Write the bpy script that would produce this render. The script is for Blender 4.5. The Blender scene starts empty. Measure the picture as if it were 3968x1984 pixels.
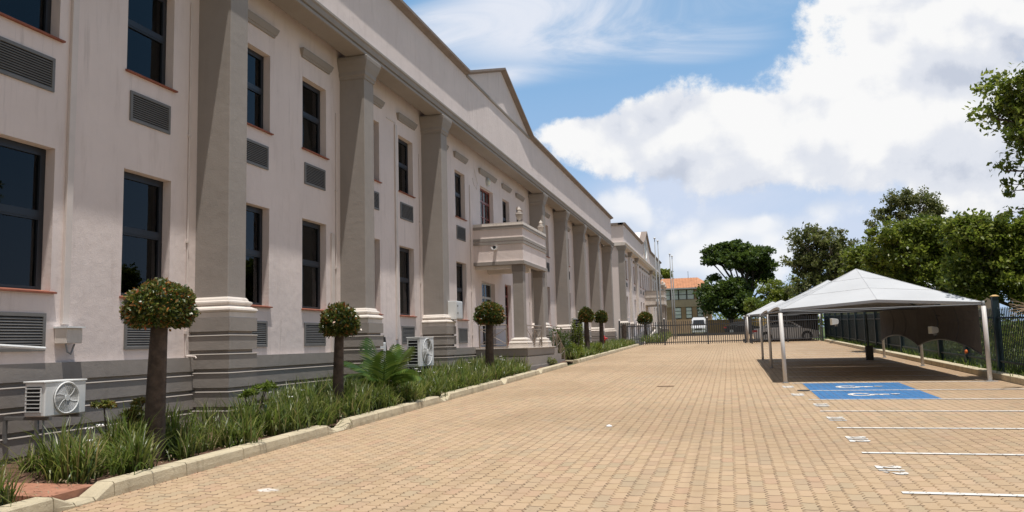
import bpy, math, random
import numpy as np
from mathutils import Vector, Matrix
random.seed(7); RNG = np.random.default_rng(11)
SC = bpy.context.scene
COL = SC.collection

# ------------------------------------------------------------------ camera
FPX, PITCH, ROLL, YAW = 3100.0, math.radians(6.249), math.radians(-1.545), math.radians(-14.99)
F = Vector((math.sin(YAW)*math.cos(PITCH), math.cos(YAW)*math.cos(PITCH), math.sin(PITCH)))
R0 = F.cross(Vector((0, 0, 1))).normalized(); U0 = R0.cross(F)
R_ = R0*math.cos(ROLL) + U0*math.sin(ROLL); U_ = U0*math.cos(ROLL) - R0*math.sin(ROLL)
cam = bpy.data.cameras.new('camera'); camo = bpy.data.objects.new('camera', cam); COL.objects.link(camo)
cam.sensor_width = 36; cam.lens = FPX/3968*36; cam.clip_end = 5000; cam.clip_start = .05
m = Matrix((R_, U_, -F)).transposed().to_4x4(); camo.matrix_world = m
SC.camera = camo
KD = 3968/2576
def ray(dx, dy):
    return F + R_*((dx*KD-1984)/FPX) - U_*((dy*KD-992)/FPX)
def at(dx, dy, Y):
    v = ray(dx, dy); return v*(Y/v.y)
def mpp(Y):            # metres per view pixel at depth Y
    return Y*KD/FPX

# ------------------------------------------------------------------ light, sky
SUN = Vector((.15, -.15, 1)).normalized()
SE = math.asin(SUN.z); SR = math.atan2(SUN.x, SUN.y)
sl = bpy.data.lights.new('sun', 'SUN'); sl.energy = 5.0; sl.angle = math.radians(.55); sl.color = (1, .955, .89)
so = bpy.data.objects.new('sun', sl); COL.objects.link(so); so.rotation_euler = SUN.to_track_quat('Z', 'Y').to_euler()
SC.view_settings.view_transform = 'Standard'; SC.view_settings.look = 'None'
SC.view_settings.exposure = 0.0; SC.view_settings.gamma = 1.0
W = bpy.data.worlds.new('World'); SC.world = W; W.use_nodes = True

class NT:
    """small node-building helper"""
    def __init__(s, nt): s.nt = nt; s.L = nt.links
    def n(s, t, **k):
        n = s.nt.nodes.new(t)
        for a, b in k.items(): setattr(n, a, b)
        return n
    def put(s, sock, v):
        if isinstance(v, bpy.types.NodeSocket): s.L.new(v, sock)
        elif v is not None: sock.default_value = v
    def m(s, op, a, b=None, c=None, clamp=False):
        n = s.n('ShaderNodeMath', operation=op); n.use_clamp = clamp
        s.put(n.inputs[0], a)
        if b is not None: s.put(n.inputs[1], b)
        if c is not None: s.put(n.inputs[2], c)
        return n.outputs[0]
    def sm(s, v, a, b, lo=0., hi=1.):
        n = s.n('ShaderNodeMapRange', interpolation_type='SMOOTHSTEP'); s.put(n.inputs[0], v)
        s.put(n.inputs[1], a); s.put(n.inputs[2], b); s.put(n.inputs[3], lo); s.put(n.inputs[4], hi)
        return n.outputs[0]
    def noise(s, vec, scale, detail=4, rough=.55, dist=0., out=0, dim='3D'):
        n = s.n('ShaderNodeTexNoise', noise_dimensions=dim); s.put(n.inputs['Vector'], vec); n.inputs['Scale'].default_value = scale
        n.inputs['Detail'].default_value = detail; n.inputs['Roughness'].default_value = rough
        n.inputs['Distortion'].default_value = dist
        return n.outputs[out]
    def mix(s, f, a, b, mode='MIX'):
        n = s.n('ShaderNodeMix', data_type='RGBA', blend_type=mode); s.put(n.inputs[0], f)
        s.put(n.inputs[6], a if isinstance(a, bpy.types.NodeSocket) else (*a, 1)[:4])
        s.put(n.inputs[7], b if isinstance(b, bpy.types.NodeSocket) else (*b, 1)[:4])
        return n.outputs[2]
    def xyz(s, v):
        n = s.n('ShaderNodeSeparateXYZ'); s.put(n.inputs[0], v); return n.outputs
    def comb(s, x, y, z):
        n = s.n('ShaderNodeCombineXYZ'); [s.put(n.inputs[i], q) for i, q in enumerate((x, y, z))]; return n.outputs[0]

def build_world():
    g = NT(W.node_tree); W.node_tree.nodes.clear()
    sky = g.n('ShaderNodeTexSky', sky_type='NISHITA'); sky.sun_disc = False
    sky.sun_elevation = SE; sky.sun_rotation = SR; sky.altitude = 1400; sky.air_density = 1.0; sky.dust_density = .6; sky.ozone_density = 2.0
    d = g.n('ShaderNodeTexCoord').outputs['Generated']
    x, y, z = g.xyz(d)
    yy = g.m('MAXIMUM', y, .08)
    u = g.m('DIVIDE', x, yy); v = g.m('DIVIDE', z, yy)
    front = g.m('MULTIPLY', g.sm(y, .08, .3), g.sm(z, .75, .6))
    def P(dx, dy):
        r = ray(dx, dy); return r.x/r.y, r.z/r.y
    def blob(dx, dy, hx, hy, k=1.0, rot=0., U=None, V_=None):
        U = U or u; V_ = V_ or v
        c = P(dx, dy); a = P(dx+hx, dy); b = P(dx, dy-hy)
        rx = math.hypot(a[0]-c[0], a[1]-c[1]); ry = math.hypot(b[0]-c[0], b[1]-c[1])
        du = g.m('SUBTRACT', U, c[0]); dv = g.m('SUBTRACT', V_, c[1])
        ca, sa = math.cos(rot), math.sin(rot)
        p = g.m('DIVIDE', g.m('ADD', g.m('MULTIPLY', du, ca), g.m('MULTIPLY', dv, sa)), rx)
        q = g.m('DIVIDE', g.m('SUBTRACT', g.m('MULTIPLY', dv, ca), g.m('MULTIPLY', du, sa)), ry)
        r = g.m('SQRT', g.m('ADD', g.m('MULTIPLY', p, p), g.m('MULTIPLY', q, q)))
        return g.m('MULTIPLY', g.m('SUBTRACT', 1., r), k)
    def union(L):
        a = L[0]
        for b in L[1:]: a = g.m('SMOOTH_MAX', a, b, .15)
        return a
    BIG = [(2230, 260, 580, 260, 1.0, .1), (1960, 330, 500, 170, 1.), (1640, 340, 300, 105, .9), (2270, 60, 400, 200, 1.), (1480, 330, 150, 60, .7), (2450, 330, 420, 260, 1.)]
    LOW = [(1900, 580, 240, 85, .8), (1560, 560, 150, 100, .75), (1640, 640, 190, 80, .75), (1840, 690, 240, 55, .8), (2080, 520, 150, 60, .6), (1960, 640, 110, 50, .5)]
    def billow(U, V_, sc, det):
        uv = g.comb(U, V_, 0.)
        w = g.noise(uv, sc*.5, 2, .5, out=1, dim='2D')
        wn = g.n('ShaderNodeVectorMath', operation='MULTIPLY_ADD'); g.put(wn.inputs[0], w); wn.inputs[1].default_value = (.55/sc,)*3; g.put(wn.inputs[2], uv)
        t = None; amp = 1.
        for k in range(det):
            vo = g.n('ShaderNodeTexVoronoi', feature='F1', voronoi_dimensions='2D'); g.put(vo.inputs['Vector'], wn.outputs[0]); vo.inputs['Scale'].default_value = sc*2.1**k
            e = g.m('MULTIPLY', g.m('SUBTRACT', .42, vo.outputs['Distance']), amp); t = e if t is None else g.m('ADD', t, e); amp *= .5
        return t
    uv = g.comb(u, v, 0.)
    n1 = g.m('SUBTRACT', g.noise(uv, 4.0, 5, .55, dim='2D'), .5)
    bl = billow(u, v, 9., 3); bl2 = billow(g.m('ADD', u, .010), g.m('ADD', v, .030), 9., 2)
    bb = union([blob(*q) for q in BIG]); ll = union([blob(*q) for q in LOW])
    f = g.m('ADD', g.m('MULTIPLY', n1, 1.25), g.m('MULTIPLY', bl, .50))
    db = g.m('ADD', bb, g.m('MULTIPLY', f, .62)); dl = g.m('ADD', ll, g.m('MULTIPLY', f, .8))
    fine = g.noise(uv, 22., 7, .7, dim='2D')
    edge = g.m('MULTIPLY', g.m('SUBTRACT', fine, .5), .5)
    hole = g.m('MULTIPLY', g.sm(g.m('ADD', blob(2090, 100, 70, 75, .7), g.m('ADD', g.m('MULTIPLY', n1, 1.6), g.m('MULTIPLY', g.m('SUBTRACT', fine, .5), 1.6))), .05, .6), .6)
    dens = g.m('ADD', db, edge)
    mb = g.m('SUBTRACT', g.sm(dens, .0, .22), g.m('MULTIPLY', hole, g.sm(blob(2090, 100, 140, 110, 1.), 0., .6))); mb = g.m('MAXIMUM', mb, 0.)
    ml = g.sm(g.m('ADD', dl, edge), .10, .5)
    shade = g.m('MULTIPLY', g.m('SUBTRACT', bl, bl2), 1.5)
    big_sh = g.noise(g.comb(u, g.m('MULTIPLY', v, 1.6), 0.), 2.6, 7, .6, .3, dim='2D')
    belly = g.m('ADD', g.m('MULTIPLY', g.m('MAXIMUM', blob(2440, 110, 440, 220, .9), 0.), .60), g.m('MULTIPLY', g.m('MAXIMUM', blob(2050, 440, 700, 150, .8), 0.), .35))
    lit = g.m('SUBTRACT', g.m('ADD', g.m('ADD', .70, g.m('MULTIPLY', shade, .55)), g.m('ADD', g.m('MULTIPLY', g.m('SUBTRACT', big_sh, .5), -1.75), g.m('MULTIPLY', g.m('SUBTRACT', fine, .5), .5))), belly)
    rp = g.n('ShaderNodeValToRGB'); g.put(rp.inputs[0], lit); e = rp.color_ramp.elements; rp.color_ramp.interpolation = 'EASE'
    e[0].position = .0; e[0].color = (.60, .65, .76, 1); e[1].position = .85; e[1].color = (1., 1., 1., 1)
    q = e.new(.4); q.color = (.80, .83, .90, 1)
    sc_ = g.n('ShaderNodeVectorMath', operation='SCALE'); g.put(sc_.inputs[0], rp.outputs[0]); sc_.inputs['Scale'].default_value = 9.6; ccol = sc_.outputs[0]
    veil = g.m('MULTIPLY', g.sm(union([blob(2000, 540, 800, 180, 1.), blob(2350, 330, 600, 400, 1.), blob(1750, 480, 420, 110, .8)]), .0, .6), g.sm(big_sh, .25, .65, .45, .95))
    str_ = g.comb(g.m('ADD', g.m('MULTIPLY', u, 1.2), g.m('MULTIPLY', v, .5)), g.m('MULTIPLY', v, 3.4), 0.)
    cn = g.noise(str_, 2.2, 7, .62, .9, dim='2D')
    cir = g.m('MULTIPLY', g.sm(union([blob(1500, 10, 640, 185, 1., .0), blob(1130, 70, 300, 90, .8), blob(1760, 110, 260, 60, .8), blob(1250, 190, 260, 45, .5)]), -.05, .55), g.sm(cn, .30, .68, .15, .97))
    haze = g.sm(v, .0, .50, .82, .0)
    skyc = g.mix(.72, sky.outputs[0], (2.2, 4.9, 8.3))
    skyf = g.mix(haze, skyc, (5.2, 6.6, 8.9))
    c = g.mix(cir, skyf, (7.9, 8.3, 9.2))
    c = g.mix(veil, c, (6.5, 7.3, 8.9))
    c = g.mix(g.m('MULTIPLY', ml, .9), c, g.mix(g.m('ADD', .35, g.m('MULTIPLY', shade, 1.6), None, True), (6.9, 7.6, 8.8), (9.4, 9.5, 9.7)))
    c = g.mix(mb, c, ccol)
    # behind the camera and overhead: darker broken cloud, unseen, added to tune the fill
    nb = g.noise(d, 2.4, 3, .55)
    back = g.mix(.35, g.mix(1., sky.outputs[0], (.75, .75, .75), 'MULTIPLY'), (2.0, 3.4, 5.4))
    back = g.mix(g.sm(nb, .42, .6), back, (5.6, 5.4, 5.2))
    c = g.mix(front, back, c)
    bg = g.n('ShaderNodeBackground'); g.put(bg.inputs[0], c); bg.inputs[1].default_value = .099
    out = g.n('ShaderNodeOutputWorld'); g.L.new(bg.outputs[0], out.inputs[0])
build_world()

# ------------------------------------------------------------------ materials
MATS = {}
def mat(name, col, rough=.8, var=0., vscale=3., bump=0., bscale=40., metal=0., spec=.5, island=0., trans=0., dirt=None, tl=0., streak=0.):
    M = bpy.data.materials.new(name); M.use_nodes = True; g = NT(M.node_tree); b = M.node_tree.nodes['Principled BSDF']
    pos = g.n('ShaderNodeNewGeometry').outputs['Position']
    c = g.mix(0., col, col)
    if var:
        n = g.noise(pos, vscale, 6, .6)
        c = g.mix(g.sm(n, .3, .7), [q*(1-var) for q in col], [min(1, q*(1+var)) for q in col])
    if dirt:
        n = g.noise(g.comb(*[g.m('MULTIPLY', q, k) for q, k in zip(g.xyz(pos), (3., 3., .5))]), 1.6, 7, .65)
        c = g.mix(g.sm(n, .5, .78, 0., dirt[1]), c, dirt[0])
    if streak:
        qx, qy, qz = g.xyz(pos)
        n = g.noise(g.comb(g.m('MULTIPLY', qx, 9.), g.m('MULTIPLY', qy, 9.), g.m('MULTIPLY', qz, .45)), 1.0, 5, .7)
        k_ = g.noise(pos, .45, 3, .5)
        c = g.mix(g.m('MULTIPLY', g.sm(n, .56, .74, 0., streak), g.sm(k_, .4, .6)), c, [q*.5 for q in col])
    if island:
        r = g.n('ShaderNodeNewGeometry').outputs['Random Per Island']
        c = g.mix(r, c, [q*(1+island) for q in col], 'MIX')
    g.put(b.inputs['Base Color'], c); b.inputs['Roughness'].default_value = rough; b.inputs['Metallic'].default_value = metal
    b.inputs['Specular IOR Level'].default_value = spec
    if bump:
        n = g.noise(pos, bscale, 5, .65); n2 = g.noise(pos, bscale*.12, 3, .5)
        bm = g.n('ShaderNodeBump'); bm.inputs['Strength'].default_value = bump; bm.inputs['Distance'].default_value = .02
        g.put(bm.inputs['Height'], g.m('ADD', g.m('MULTIPLY', n, .5), n2)); g.L.new(bm.outputs[0], b.inputs['Normal'])
    MATS[name] = M; return M

def leafmat(name, cols, rough=.45, tl=.25, tip=None, spec=.4):
    M = bpy.data.materials.new(name); M.use_nodes = True; g = NT(M.node_tree); b = M.node_tree.nodes['Principled BSDF']
    geo = g.n('ShaderNodeNewGeometry'); r = geo.outputs['Random Per Island']
    rp = g.n('ShaderNodeValToRGB'); g.put(rp.inputs[0], r); e = rp.color_ramp.elements
    for i, q in enumerate(cols):
        if i < 2: el = e[i]; el.position = i/(len(cols)-1)
        else: el = e.new(i/(len(cols)-1))
        el.color = (*q, 1)
    rp.color_ramp.elements[1].position = 1/(len(cols)-1)
    c = rp.outputs[0]
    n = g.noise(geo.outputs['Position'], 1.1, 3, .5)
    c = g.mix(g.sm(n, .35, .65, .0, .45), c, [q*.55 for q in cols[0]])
    g.put(b.inputs['Base Color'], c); b.inputs['Roughness'].default_value = rough; b.inputs['Specular IOR Level'].default_value = spec
    if tl:
        t = g.n('ShaderNodeBsdfTranslucent'); g.put(t.inputs[0], g.mix(.5, c, (.12, .16, .02), 'ADD'))
        mx = g.n('ShaderNodeMixShader'); mx.inputs[0].default_value = tl
        g.L.new(b.outputs[0], mx.inputs[1]); g.L.new(t.outputs[0], mx.inputs[2])
        g.L.new(mx.outputs[0], M.node_tree.nodes['Material Output'].inputs[0])
    MATS[name] = M; return M

mat('wall', (.735, .64, .605), .88, .04, .9, .35, 55, dirt=((.42, .34, .30), .30), streak=.45)
mat('wall_far', (.74, .65, .62), .88, .03, .6, .1, 30)
mat('taupe', (.30, .268, .242), .85, .04, 1.4, .3, 45, dirt=((.22, .19, .165), .22), streak=.2)
mat('taupe_dark', (.215, .185, .165), .85, .06, 2, .2, 45)
mat('pale_trim', (.66, .60, .545), .8, .05, 2, .2, 50, dirt=((.4, .33, .27), .5))
mat('coping', (.235, .19, .165), .85, .1, 2, .2, 30)
mat('rust_brown', (.27, .18, .115), .85, .2, 8)
mat('terracotta', (.27, .088, .05), .75, .2, 6, .2, 60)
mat('frame', (.018, .021, .028), .45, .1, 5)
mat('louvre', (.16, .155, .15), .6, .08, 5)
mat('dark_gap', (.012, .012, .013), .9)
mat('room', (.09, .088, .085), .95)
mat('curtain', (.75, .77, .74), .9, .08, 3)
mat('redwood', (.20, .045, .028), .4, .25, 7)
mat('white_frame', (.45, .46, .45), .5, .05, 4)
mat('conduit', (.63, .56, .52), .6, .05, 3)
mat('white_metal', (.72, .73, .73), .4, .05, 3, dirt=((.45, .42, .38), .35))
mat('grey_metal', (.25, .26, .27), .45, .1, 5)
mat('dark_metal', (.06, .065, .075), .5, .15, 5)
mat('gate_paint', (.045, .048, .055), .5, .1, 5)
mat('fence_blue', (.010, .026, .034), .5, .3, 3)
mat('fence_green', (.055, .085, .022), .6, .2, 1.1, .1, 10)
mat('kerb', (.50, .43, .30), .9, .1, 2.5, .8, 70, dirt=((.2, .16, .1), .6))
mat('soil', (.105, .055, .034), .95, .45, 9, 1., 30)
mat('path_brick', (.34, .16, .10), .9, .18, 6, .5, 60)
mat('bark', (.072, .052, .04), .9, .35, 9, .9, 40)
mat('bark_pale', (.22, .18, .14), .9, .3, 8, .5, 30)
mat('bark_dark', (.035, .028, .022), .9, .3, 8, .5, 30)
mat('canvas', (.44, .45, .465), .75, .07, .6, .7, 3.5, dirt=((.42, .42, .43), .25))
mat('pole_white', (.62, .60, .58), .5, .06, 3, dirt=((.32, .22, .17), .5))
mat('shade_net', (.080, .072, .066), .95, .1, 4)
mat('rail', (.27, .22, .18), .45, .15, 4, metal=.3)
mat('urn', (.42, .37, .33), .8, .1, 6, .3, 40)
mat('roof_orange', (.44, .205, .105), .8, .15, 2.2, .2, 8)
mat('brick_far', (.42, .28, .18), .9, .15, 1.5)
mat('concrete_far', (.52, .41, .30), .9, .1, 1.5)
mat('glass_far', (.78, .82, .82), .5, .2, .8)
mat('glass_blue', (.12, .26, .5), .3)
mat('grass', (.055, .085, .018), .95, .45, 1.3, .8, 14)
mat('far_ground', (.11, .11, .05), .95, .3, .3)
mat('car_paint', (.62, .63, .65), .18, 0, metal=.2)
mat('car_red', (.28, .02, .015), .25)
mat('car_black', (.012, .012, .014), .3)
mat('car_glass', (.015, .018, .022), .06, spec=.8)
mat('tyre', (.015, .015, .016), .85)
mat('alloy', (.42, .43, .45), .3, metal=.7)
mat('lamp_red', (.45, .01, .01), .2)
mat('lamp_clear', (.7, .7, .72), .1)
mat('hydrant', (.45, .012, .012), .4, .1, 8)
mat('dark_tar', (.06, .058, .056), .9, .1, 2)
mat('rubber', (.02, .02, .02), .8)
mat('white_flower', (.8, .78, .78), .6)
mat('tan_wall', (.55, .36, .16), .9, .1, .8)
mat('dead_twig', (.30, .22, .14), .8, .3, 5)
mat('debris', (.06, .04, .03), .9)
mat('orange', (.6, .13, .02), .6)
mat('blue_cloth', (.02, .05, .35), .8)
mat('lamp_glass', (.7, .68, .55), .3)
mat('green_pipe', (.02, .05, .04), .6)
mat('sheet_roof', (.42, .43, .44), .5, .1, 2)
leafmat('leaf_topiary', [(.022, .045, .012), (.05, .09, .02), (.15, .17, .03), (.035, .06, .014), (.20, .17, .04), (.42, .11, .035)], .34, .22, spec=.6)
leafmat('leaf_strap', [(.035, .06, .012), (.07, .12, .02), (.16, .22, .04), (.10, .15, .024), (.32, .33, .10), (.07, .11, .018), (.38, .30, .16)], .4, .40, spec=.5)
leafmat('leaf_palm', [(.03, .07, .014), (.07, .13, .022), (.16, .22, .045)], .38, .25)
leafmat('leaf_dark', [(.025, .055, .014), (.06, .105, .02), (.12, .17, .03)], .42, .35)
leafmat('leaf_mid', [(.06, .095, .014), (.14, .19, .024), (.27, .31, .05), (.21, .22, .04)], .42, .45)
leafmat('leaf_olive', [(.07, .09, .026), (.13, .15, .045), (.19, .20, .07), (.22, .20, .09)], .5, .38)
leafmat('leaf_bright', [(.06, .09, .014), (.12, .18, .026), (.20, .25, .045)], .42, .38)
leafmat('leaf_red', [(.07, .09, .02), (.16, .18, .035), (.28, .26, .06), (.32, .12, .045)], .45, .25)

def glass(name='glass', tint=(.75, .8, .8)):
    M = bpy.data.materials.new(name); M.use_nodes = True; g = NT(M.node_tree); nt = M.node_tree; nt.nodes.remove(nt.nodes['Principled BSDF'])
    t = g.n('ShaderNodeBsdfTransparent'); t.inputs[0].default_value = (*[q*.55 for q in tint], 1)
    gl = g.n('ShaderNodeBsdfGlossy'); gl.inputs['Roughness'].default_value = .01; gl.inputs[0].default_value = (.62, .64, .66, 1)
    fr = g.n('ShaderNodeFresnel'); fr.inputs[0].default_value = 1.5
    pos = g.n('ShaderNodeNewGeometry').outputs['Position']; nz = g.noise(pos, .9, 1, .4)
    bm = g.n('ShaderNodeBump'); bm.inputs['Strength'].default_value = .03; bm.inputs['Distance'].default_value = .2; g.put(bm.inputs['Height'], nz)
    g.L.new(bm.outputs[0], gl.inputs['Normal'])
    mx = g.n('ShaderNodeMixShader'); g.L.new(fr.outputs[0], mx.inputs[0]); g.L.new(t.outputs[0], mx.inputs[1]); g.L.new(gl.outputs[0], mx.inputs[2])
    g.L.new(mx.outputs[0], nt.nodes['Material Output'].inputs[0]); MATS[name] = M
glass()

def paver(name, paint=None, wear=.3, dust=None):
    """interlocking zig-zag pavers, laid lengthwise along Y; optional paint over them"""
    M = bpy.data.materials.new(name); M.use_nodes = True; g = NT(M.node_tree); b = M.node_tree.nodes['Principled BSDF']
    pos = g.n('ShaderNodeNewGeometry').outputs['Position']; x, y, z = g.xyz(pos)
    wob = g.noise(pos, 2.2, 2, .5)
    yj = g.m('ADD', y, g.m('MULTIPLY', wob, .03))
    tri = g.m('PINGPONG', yj, .045)                       # 0..0.045
    sx = g.m('SMOOTH_MIN', tri, .036, .01)
    xx = g.m('ADD', g.m('ADD', x, g.m('MULTIPLY', sx, .8)), g.m('MULTIPLY', wob, .03))
    px = g.m('DIVIDE', xx, .138); colm = g.m('FLOOR', px)
    par = g.m('MULTIPLY', g.m('FLOORED_MODULO', colm, 2.), .5)
    wavy = g.m('MULTIPLY', g.m('SINE', g.m('MULTIPLY', x, 45.5)), .006)
    py = g.m('ADD', g.m('DIVIDE', g.m('ADD', yj, wavy), .27), par); row = g.m('FLOOR', py)
    fx = g.m('MULTIPLY', g.m('FRACT', px), .138); fy = g.m('MULTIPLY', g.m('FRACT', py), .27)
    ex = g.m('MINIMUM', fx, g.m('SUBTRACT', .138, fx)); ey = g.m('MINIMUM', fy, g.m('SUBTRACT', .27, fy))
    e = g.m('MINIMUM', g.m('MULTIPLY', ex, .85), g.m('MULTIPLY', ey, .5))
    wn = g.n('ShaderNodeTexWhiteNoise', noise_dimensions='3D'); g.put(wn.inputs[0], g.comb(colm, row, 0.))
    rnd = wn.outputs['Value']
    rp = g.n('ShaderNodeValToRGB'); g.put(rp.inputs[0], rnd); el = rp.color_ramp.elements
    cols = [(0, (.375, .27, .168)), (.3, (.41, .30, .19)), (.55, (.43, .305, .20)), (.78, (.35, .275, .18)), (.9, (.40, .265, .175)), (1, (.33, .26, .175))]
    el[0].color = (*cols[0][1], 1); el[1].color = (*cols[-1][1], 1)
    for p_, c_ in cols[1:-1]: q = el.new(p_); q.color = (*c_, 1)
    c = rp.outputs[0]
    big = g.noise(pos, .33, 5, .6); med = g.noise(pos, 2.3, 5, .6); fine = g.noise(pos, 160, 3, .7)
    c = g.mix(g.sm(big, .42, .72, 0., .45), c, (.44, .32, .21))
    c = g.mix(g.sm(med, .52, .8, 0., .4), c, (.25, .175, .105))
    vb = g.noise(pos, .14, 4, .6, .4)
    c = g.mix(g.sm(vb, .45, .62, 0., .42), c, (.245, .17, .10))
    gp = g.noise(pos, .55, 5, .65, .8)
    c = g.mix(g.sm(gp, .58, .72, 0., .35), c, (.27, .245, .20))
    ty = g.noise(g.comb(g.m('MULTIPLY', x, 2.2), g.m('MULTIPLY', y, .06), 0.), 1.0, 4, .6)
    c = g.mix(g.sm(ty, .5, .72, 0., .30), c, (.225, .16, .10))
    c = g.mix(g.sm(x, 1.2, 5.5, 0., .30), c, (.25, .16, .095))  # smooth darkening to the right: vignette shade painted into the paving colour
    c = g.mix(g.sm(fine, .35, .75, 0., .28), c, (.56, .42, .28))
    # worn dirty patches
    st = g.noise(pos, .8, 6, .7, .6)
    c = g.mix(g.sm(st, .62, .75, 0., .35), c, (.19, .125, .075))
    if paint:
        wr = g.m('MULTIPLY', g.sm(g.noise(pos, 14, 5, .7), .55, .75), wear)
        pc = g.mix(g.sm(med, .3, .8), paint, [q*.8 for q in paint])
        c = g.mix(wr, pc, c)
    if dust:      # a little spilt white powder
        rr = g.m('SQRT', g.m('ADD', g.m('POWER', g.m('DIVIDE', g.m('SUBTRACT', x, dust[0]), dust[2]), 2.), g.m('POWER', g.m('DIVIDE', g.m('SUBTRACT', y, dust[1]), dust[3]), 2.)))
        c = g.mix(g.sm(g.m('ADD', rr, g.m('MULTIPLY', g.noise(pos, 9, 6, .7), 1.7)), 1.55, 1.15, 0., .85), c, (.66, .62, .58))
    jw = g.m('ADD', .0026, g.m('MULTIPLY', g.noise(pos, 3.1, 3, .6), .0062))
    joint = g.sm(e, jw, g.m('MULTIPLY', jw, .35))
    jc = g.mix(g.sm(g.noise(pos, 5, 3, .6), .4, .62), (.035, .017, .008), (.23, .14, .07))
    jfac = g.m('MULTIPLY', joint, .92 if not paint else .75)
    c = g.mix(jfac, c, jc)
    g.put(b.inputs['Base Color'], c); b.inputs['Roughness'].default_value = .9 if not paint else .6
    b.inputs['Specular IOR Level'].default_value = .25
    h = g.m('ADD', g.sm(e, 0., .012), g.m('MULTIPLY', rnd, .25)); h = g.m('ADD', h, g.m('MULTIPLY', fine, .12))
    bm = g.n('ShaderNodeBump'); bm.inputs['Strength'].default_value = .55; bm.inputs['Distance'].default_value = .006; g.put(bm.inputs['Height'], h)
    g.L.new(bm.outputs[0], b.inputs['Normal'])
    MATS[name] = M
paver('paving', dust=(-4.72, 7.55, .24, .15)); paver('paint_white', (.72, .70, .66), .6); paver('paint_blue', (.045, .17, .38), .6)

# ------------------------------------------------------------------ mesh helpers
class MB:
    def __init__(s): s.v = []; s.f = []
    def add(s, vs, fs):
        o = len(s.v); s.v += [tuple(p) for p in vs]; s.f += [tuple(i+o for i in q) for q in fs]; return s
    def box(s, x0, x1, y0, y1, z0, z1):
        vs = [(x, y, z) for z in (z0, z1) for y in (y0, y1) for x in (x0, x1)]
        return s.add(vs, [(0, 2, 3, 1), (4, 5, 7, 6), (0, 1, 5, 4), (2, 6, 7, 3), (0, 4, 6, 2), (1, 3, 7, 5)])
    def loft(s, rings, cap=True, closed=True):
        n = len(rings[0]); vs = [p for r in rings for p in r]; fs = []
        for k in range(len(rings)-1):
            for i in range(n if closed else n-1):
                j = (i+1) % n; fs.append((k*n+i, k*n+j, (k+1)*n+j, (k+1)*n+i))
        if cap: fs += [tuple(reversed(range(n))), tuple((len(rings)-1)*n+i for i in range(n))]
        return s.add(vs, fs)
    def stack(s, x0, x1, y0, y1, prof):
        """rectangular rings following an offset profile [(z, off)...]"""
        return s.loft([[(x0-o, y0-o, z), (x1+o, y0-o, z), (x1+o, y1+o, z), (x0-o, y1+o, z)] for z, o in prof])
    def tube(s, pts, rad, n=8, cap=True):
        pts = [Vector(p) for p in pts]; rings = []
        if not hasattr(rad, '__len__'): rad = [rad]*len(pts)
        ref = None
        for i, p in enumerate(pts):
            d = (pts[min(i+1, len(pts)-1)]-pts[max(i-1, 0)]).normalized()
            if ref is None: ref = Vector((0, 0, 1)) if abs(d.z) < .9 else Vector((1, 0, 0))
            a = d.cross(ref).normalized(); b = a.cross(d); ref = b
            rings.append([p+(a*math.cos(t)+b*math.sin(t))*rad[i] for t in [2*math.pi*k/n for k in range(n)]])
        return s.loft(rings, cap)
    def lathe(s, c, prof, n=16):
        return s.loft([[(c[0]+r*math.cos(2*math.pi*k/n), c[1]+r*math.sin(2*math.pi*k/n), c[2]+z) for k in range(n)] for z, r in prof])
    def prism(s, pts, axis, a, b):
        """extrude 2-D outline along axis ('x': pts=(y,z); 'y': pts=(x,z); 'z': pts=(x,y))"""
        def P(p, t): return {'x': (t, p[0], p[1]), 'y': (p[0], t, p[1]), 'z': (p[0], p[1], t)}[axis]
        n = len(pts); vs = [P(p, a) for p in pts]+[P(p, b) for p in pts]
        fs = [(i, (i+1) % n, n+(i+1) % n, n+i) for i in range(n)]+[tuple(reversed(range(n))), tuple(range(n, 2*n))]
        return s.add(vs, fs)
    def build(s, name, m, parent=None, smooth=False, bevel=0.):
        me = bpy.data.meshes.new(name); me.from_pydata(s.v, [], s.f)
        import bmesh
        bm = bmesh.new(); bm.from_mesh(me); bmesh.ops.recalc_face_normals(bm, faces=bm.faces)
        if bevel: bmesh.ops.bevel(bm, geom=bm.edges[:], offset=bevel, segments=1, affect='EDGES', clamp_overlap=True)
        bm.to_mesh(me); bm.free()
        me.materials.append(MATS[m])
        if smooth: me.polygons.foreach_set('use_smooth', [True]*len(me.polygons))
        o = bpy.data.objects.new(name, me); COL.objects.link(o)
        if parent: o.parent = parent; o.matrix_parent_inverse = Matrix.Translation(parent.location).inverted() if parent.type == 'EMPTY' else Matrix.Identity(4)
        return o

def thing(name, label, cat, loc=(0, 0, 0), group=None):
    o = bpy.data.objects.new(name, None); o.location = loc; o.empty_display_size = .2; COL.objects.link(o)
    o['label'] = label; o['category'] = cat
    if group: o['group'] = group
    return o
def tag(o, label, cat, group=None, kind=None):
    o['label'] = label; o['category'] = cat
    if group: o['group'] = group
    if kind: o['kind'] = kind
    return o
def struct(o): o['kind'] = 'structure'; return o
def copy_tree(o, parent=None, off=(0, 0, 0)):
    c = o.copy(); COL.objects.link(c)
    if parent is not None:
        inv = o.matrix_parent_inverse.copy(); c.parent = parent; c.matrix_parent_inverse = inv
    c.location = Vector(o.location)+Vector(off)
    for ch in [q for q in o.children]: copy_tree(ch, c)
    return c

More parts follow.
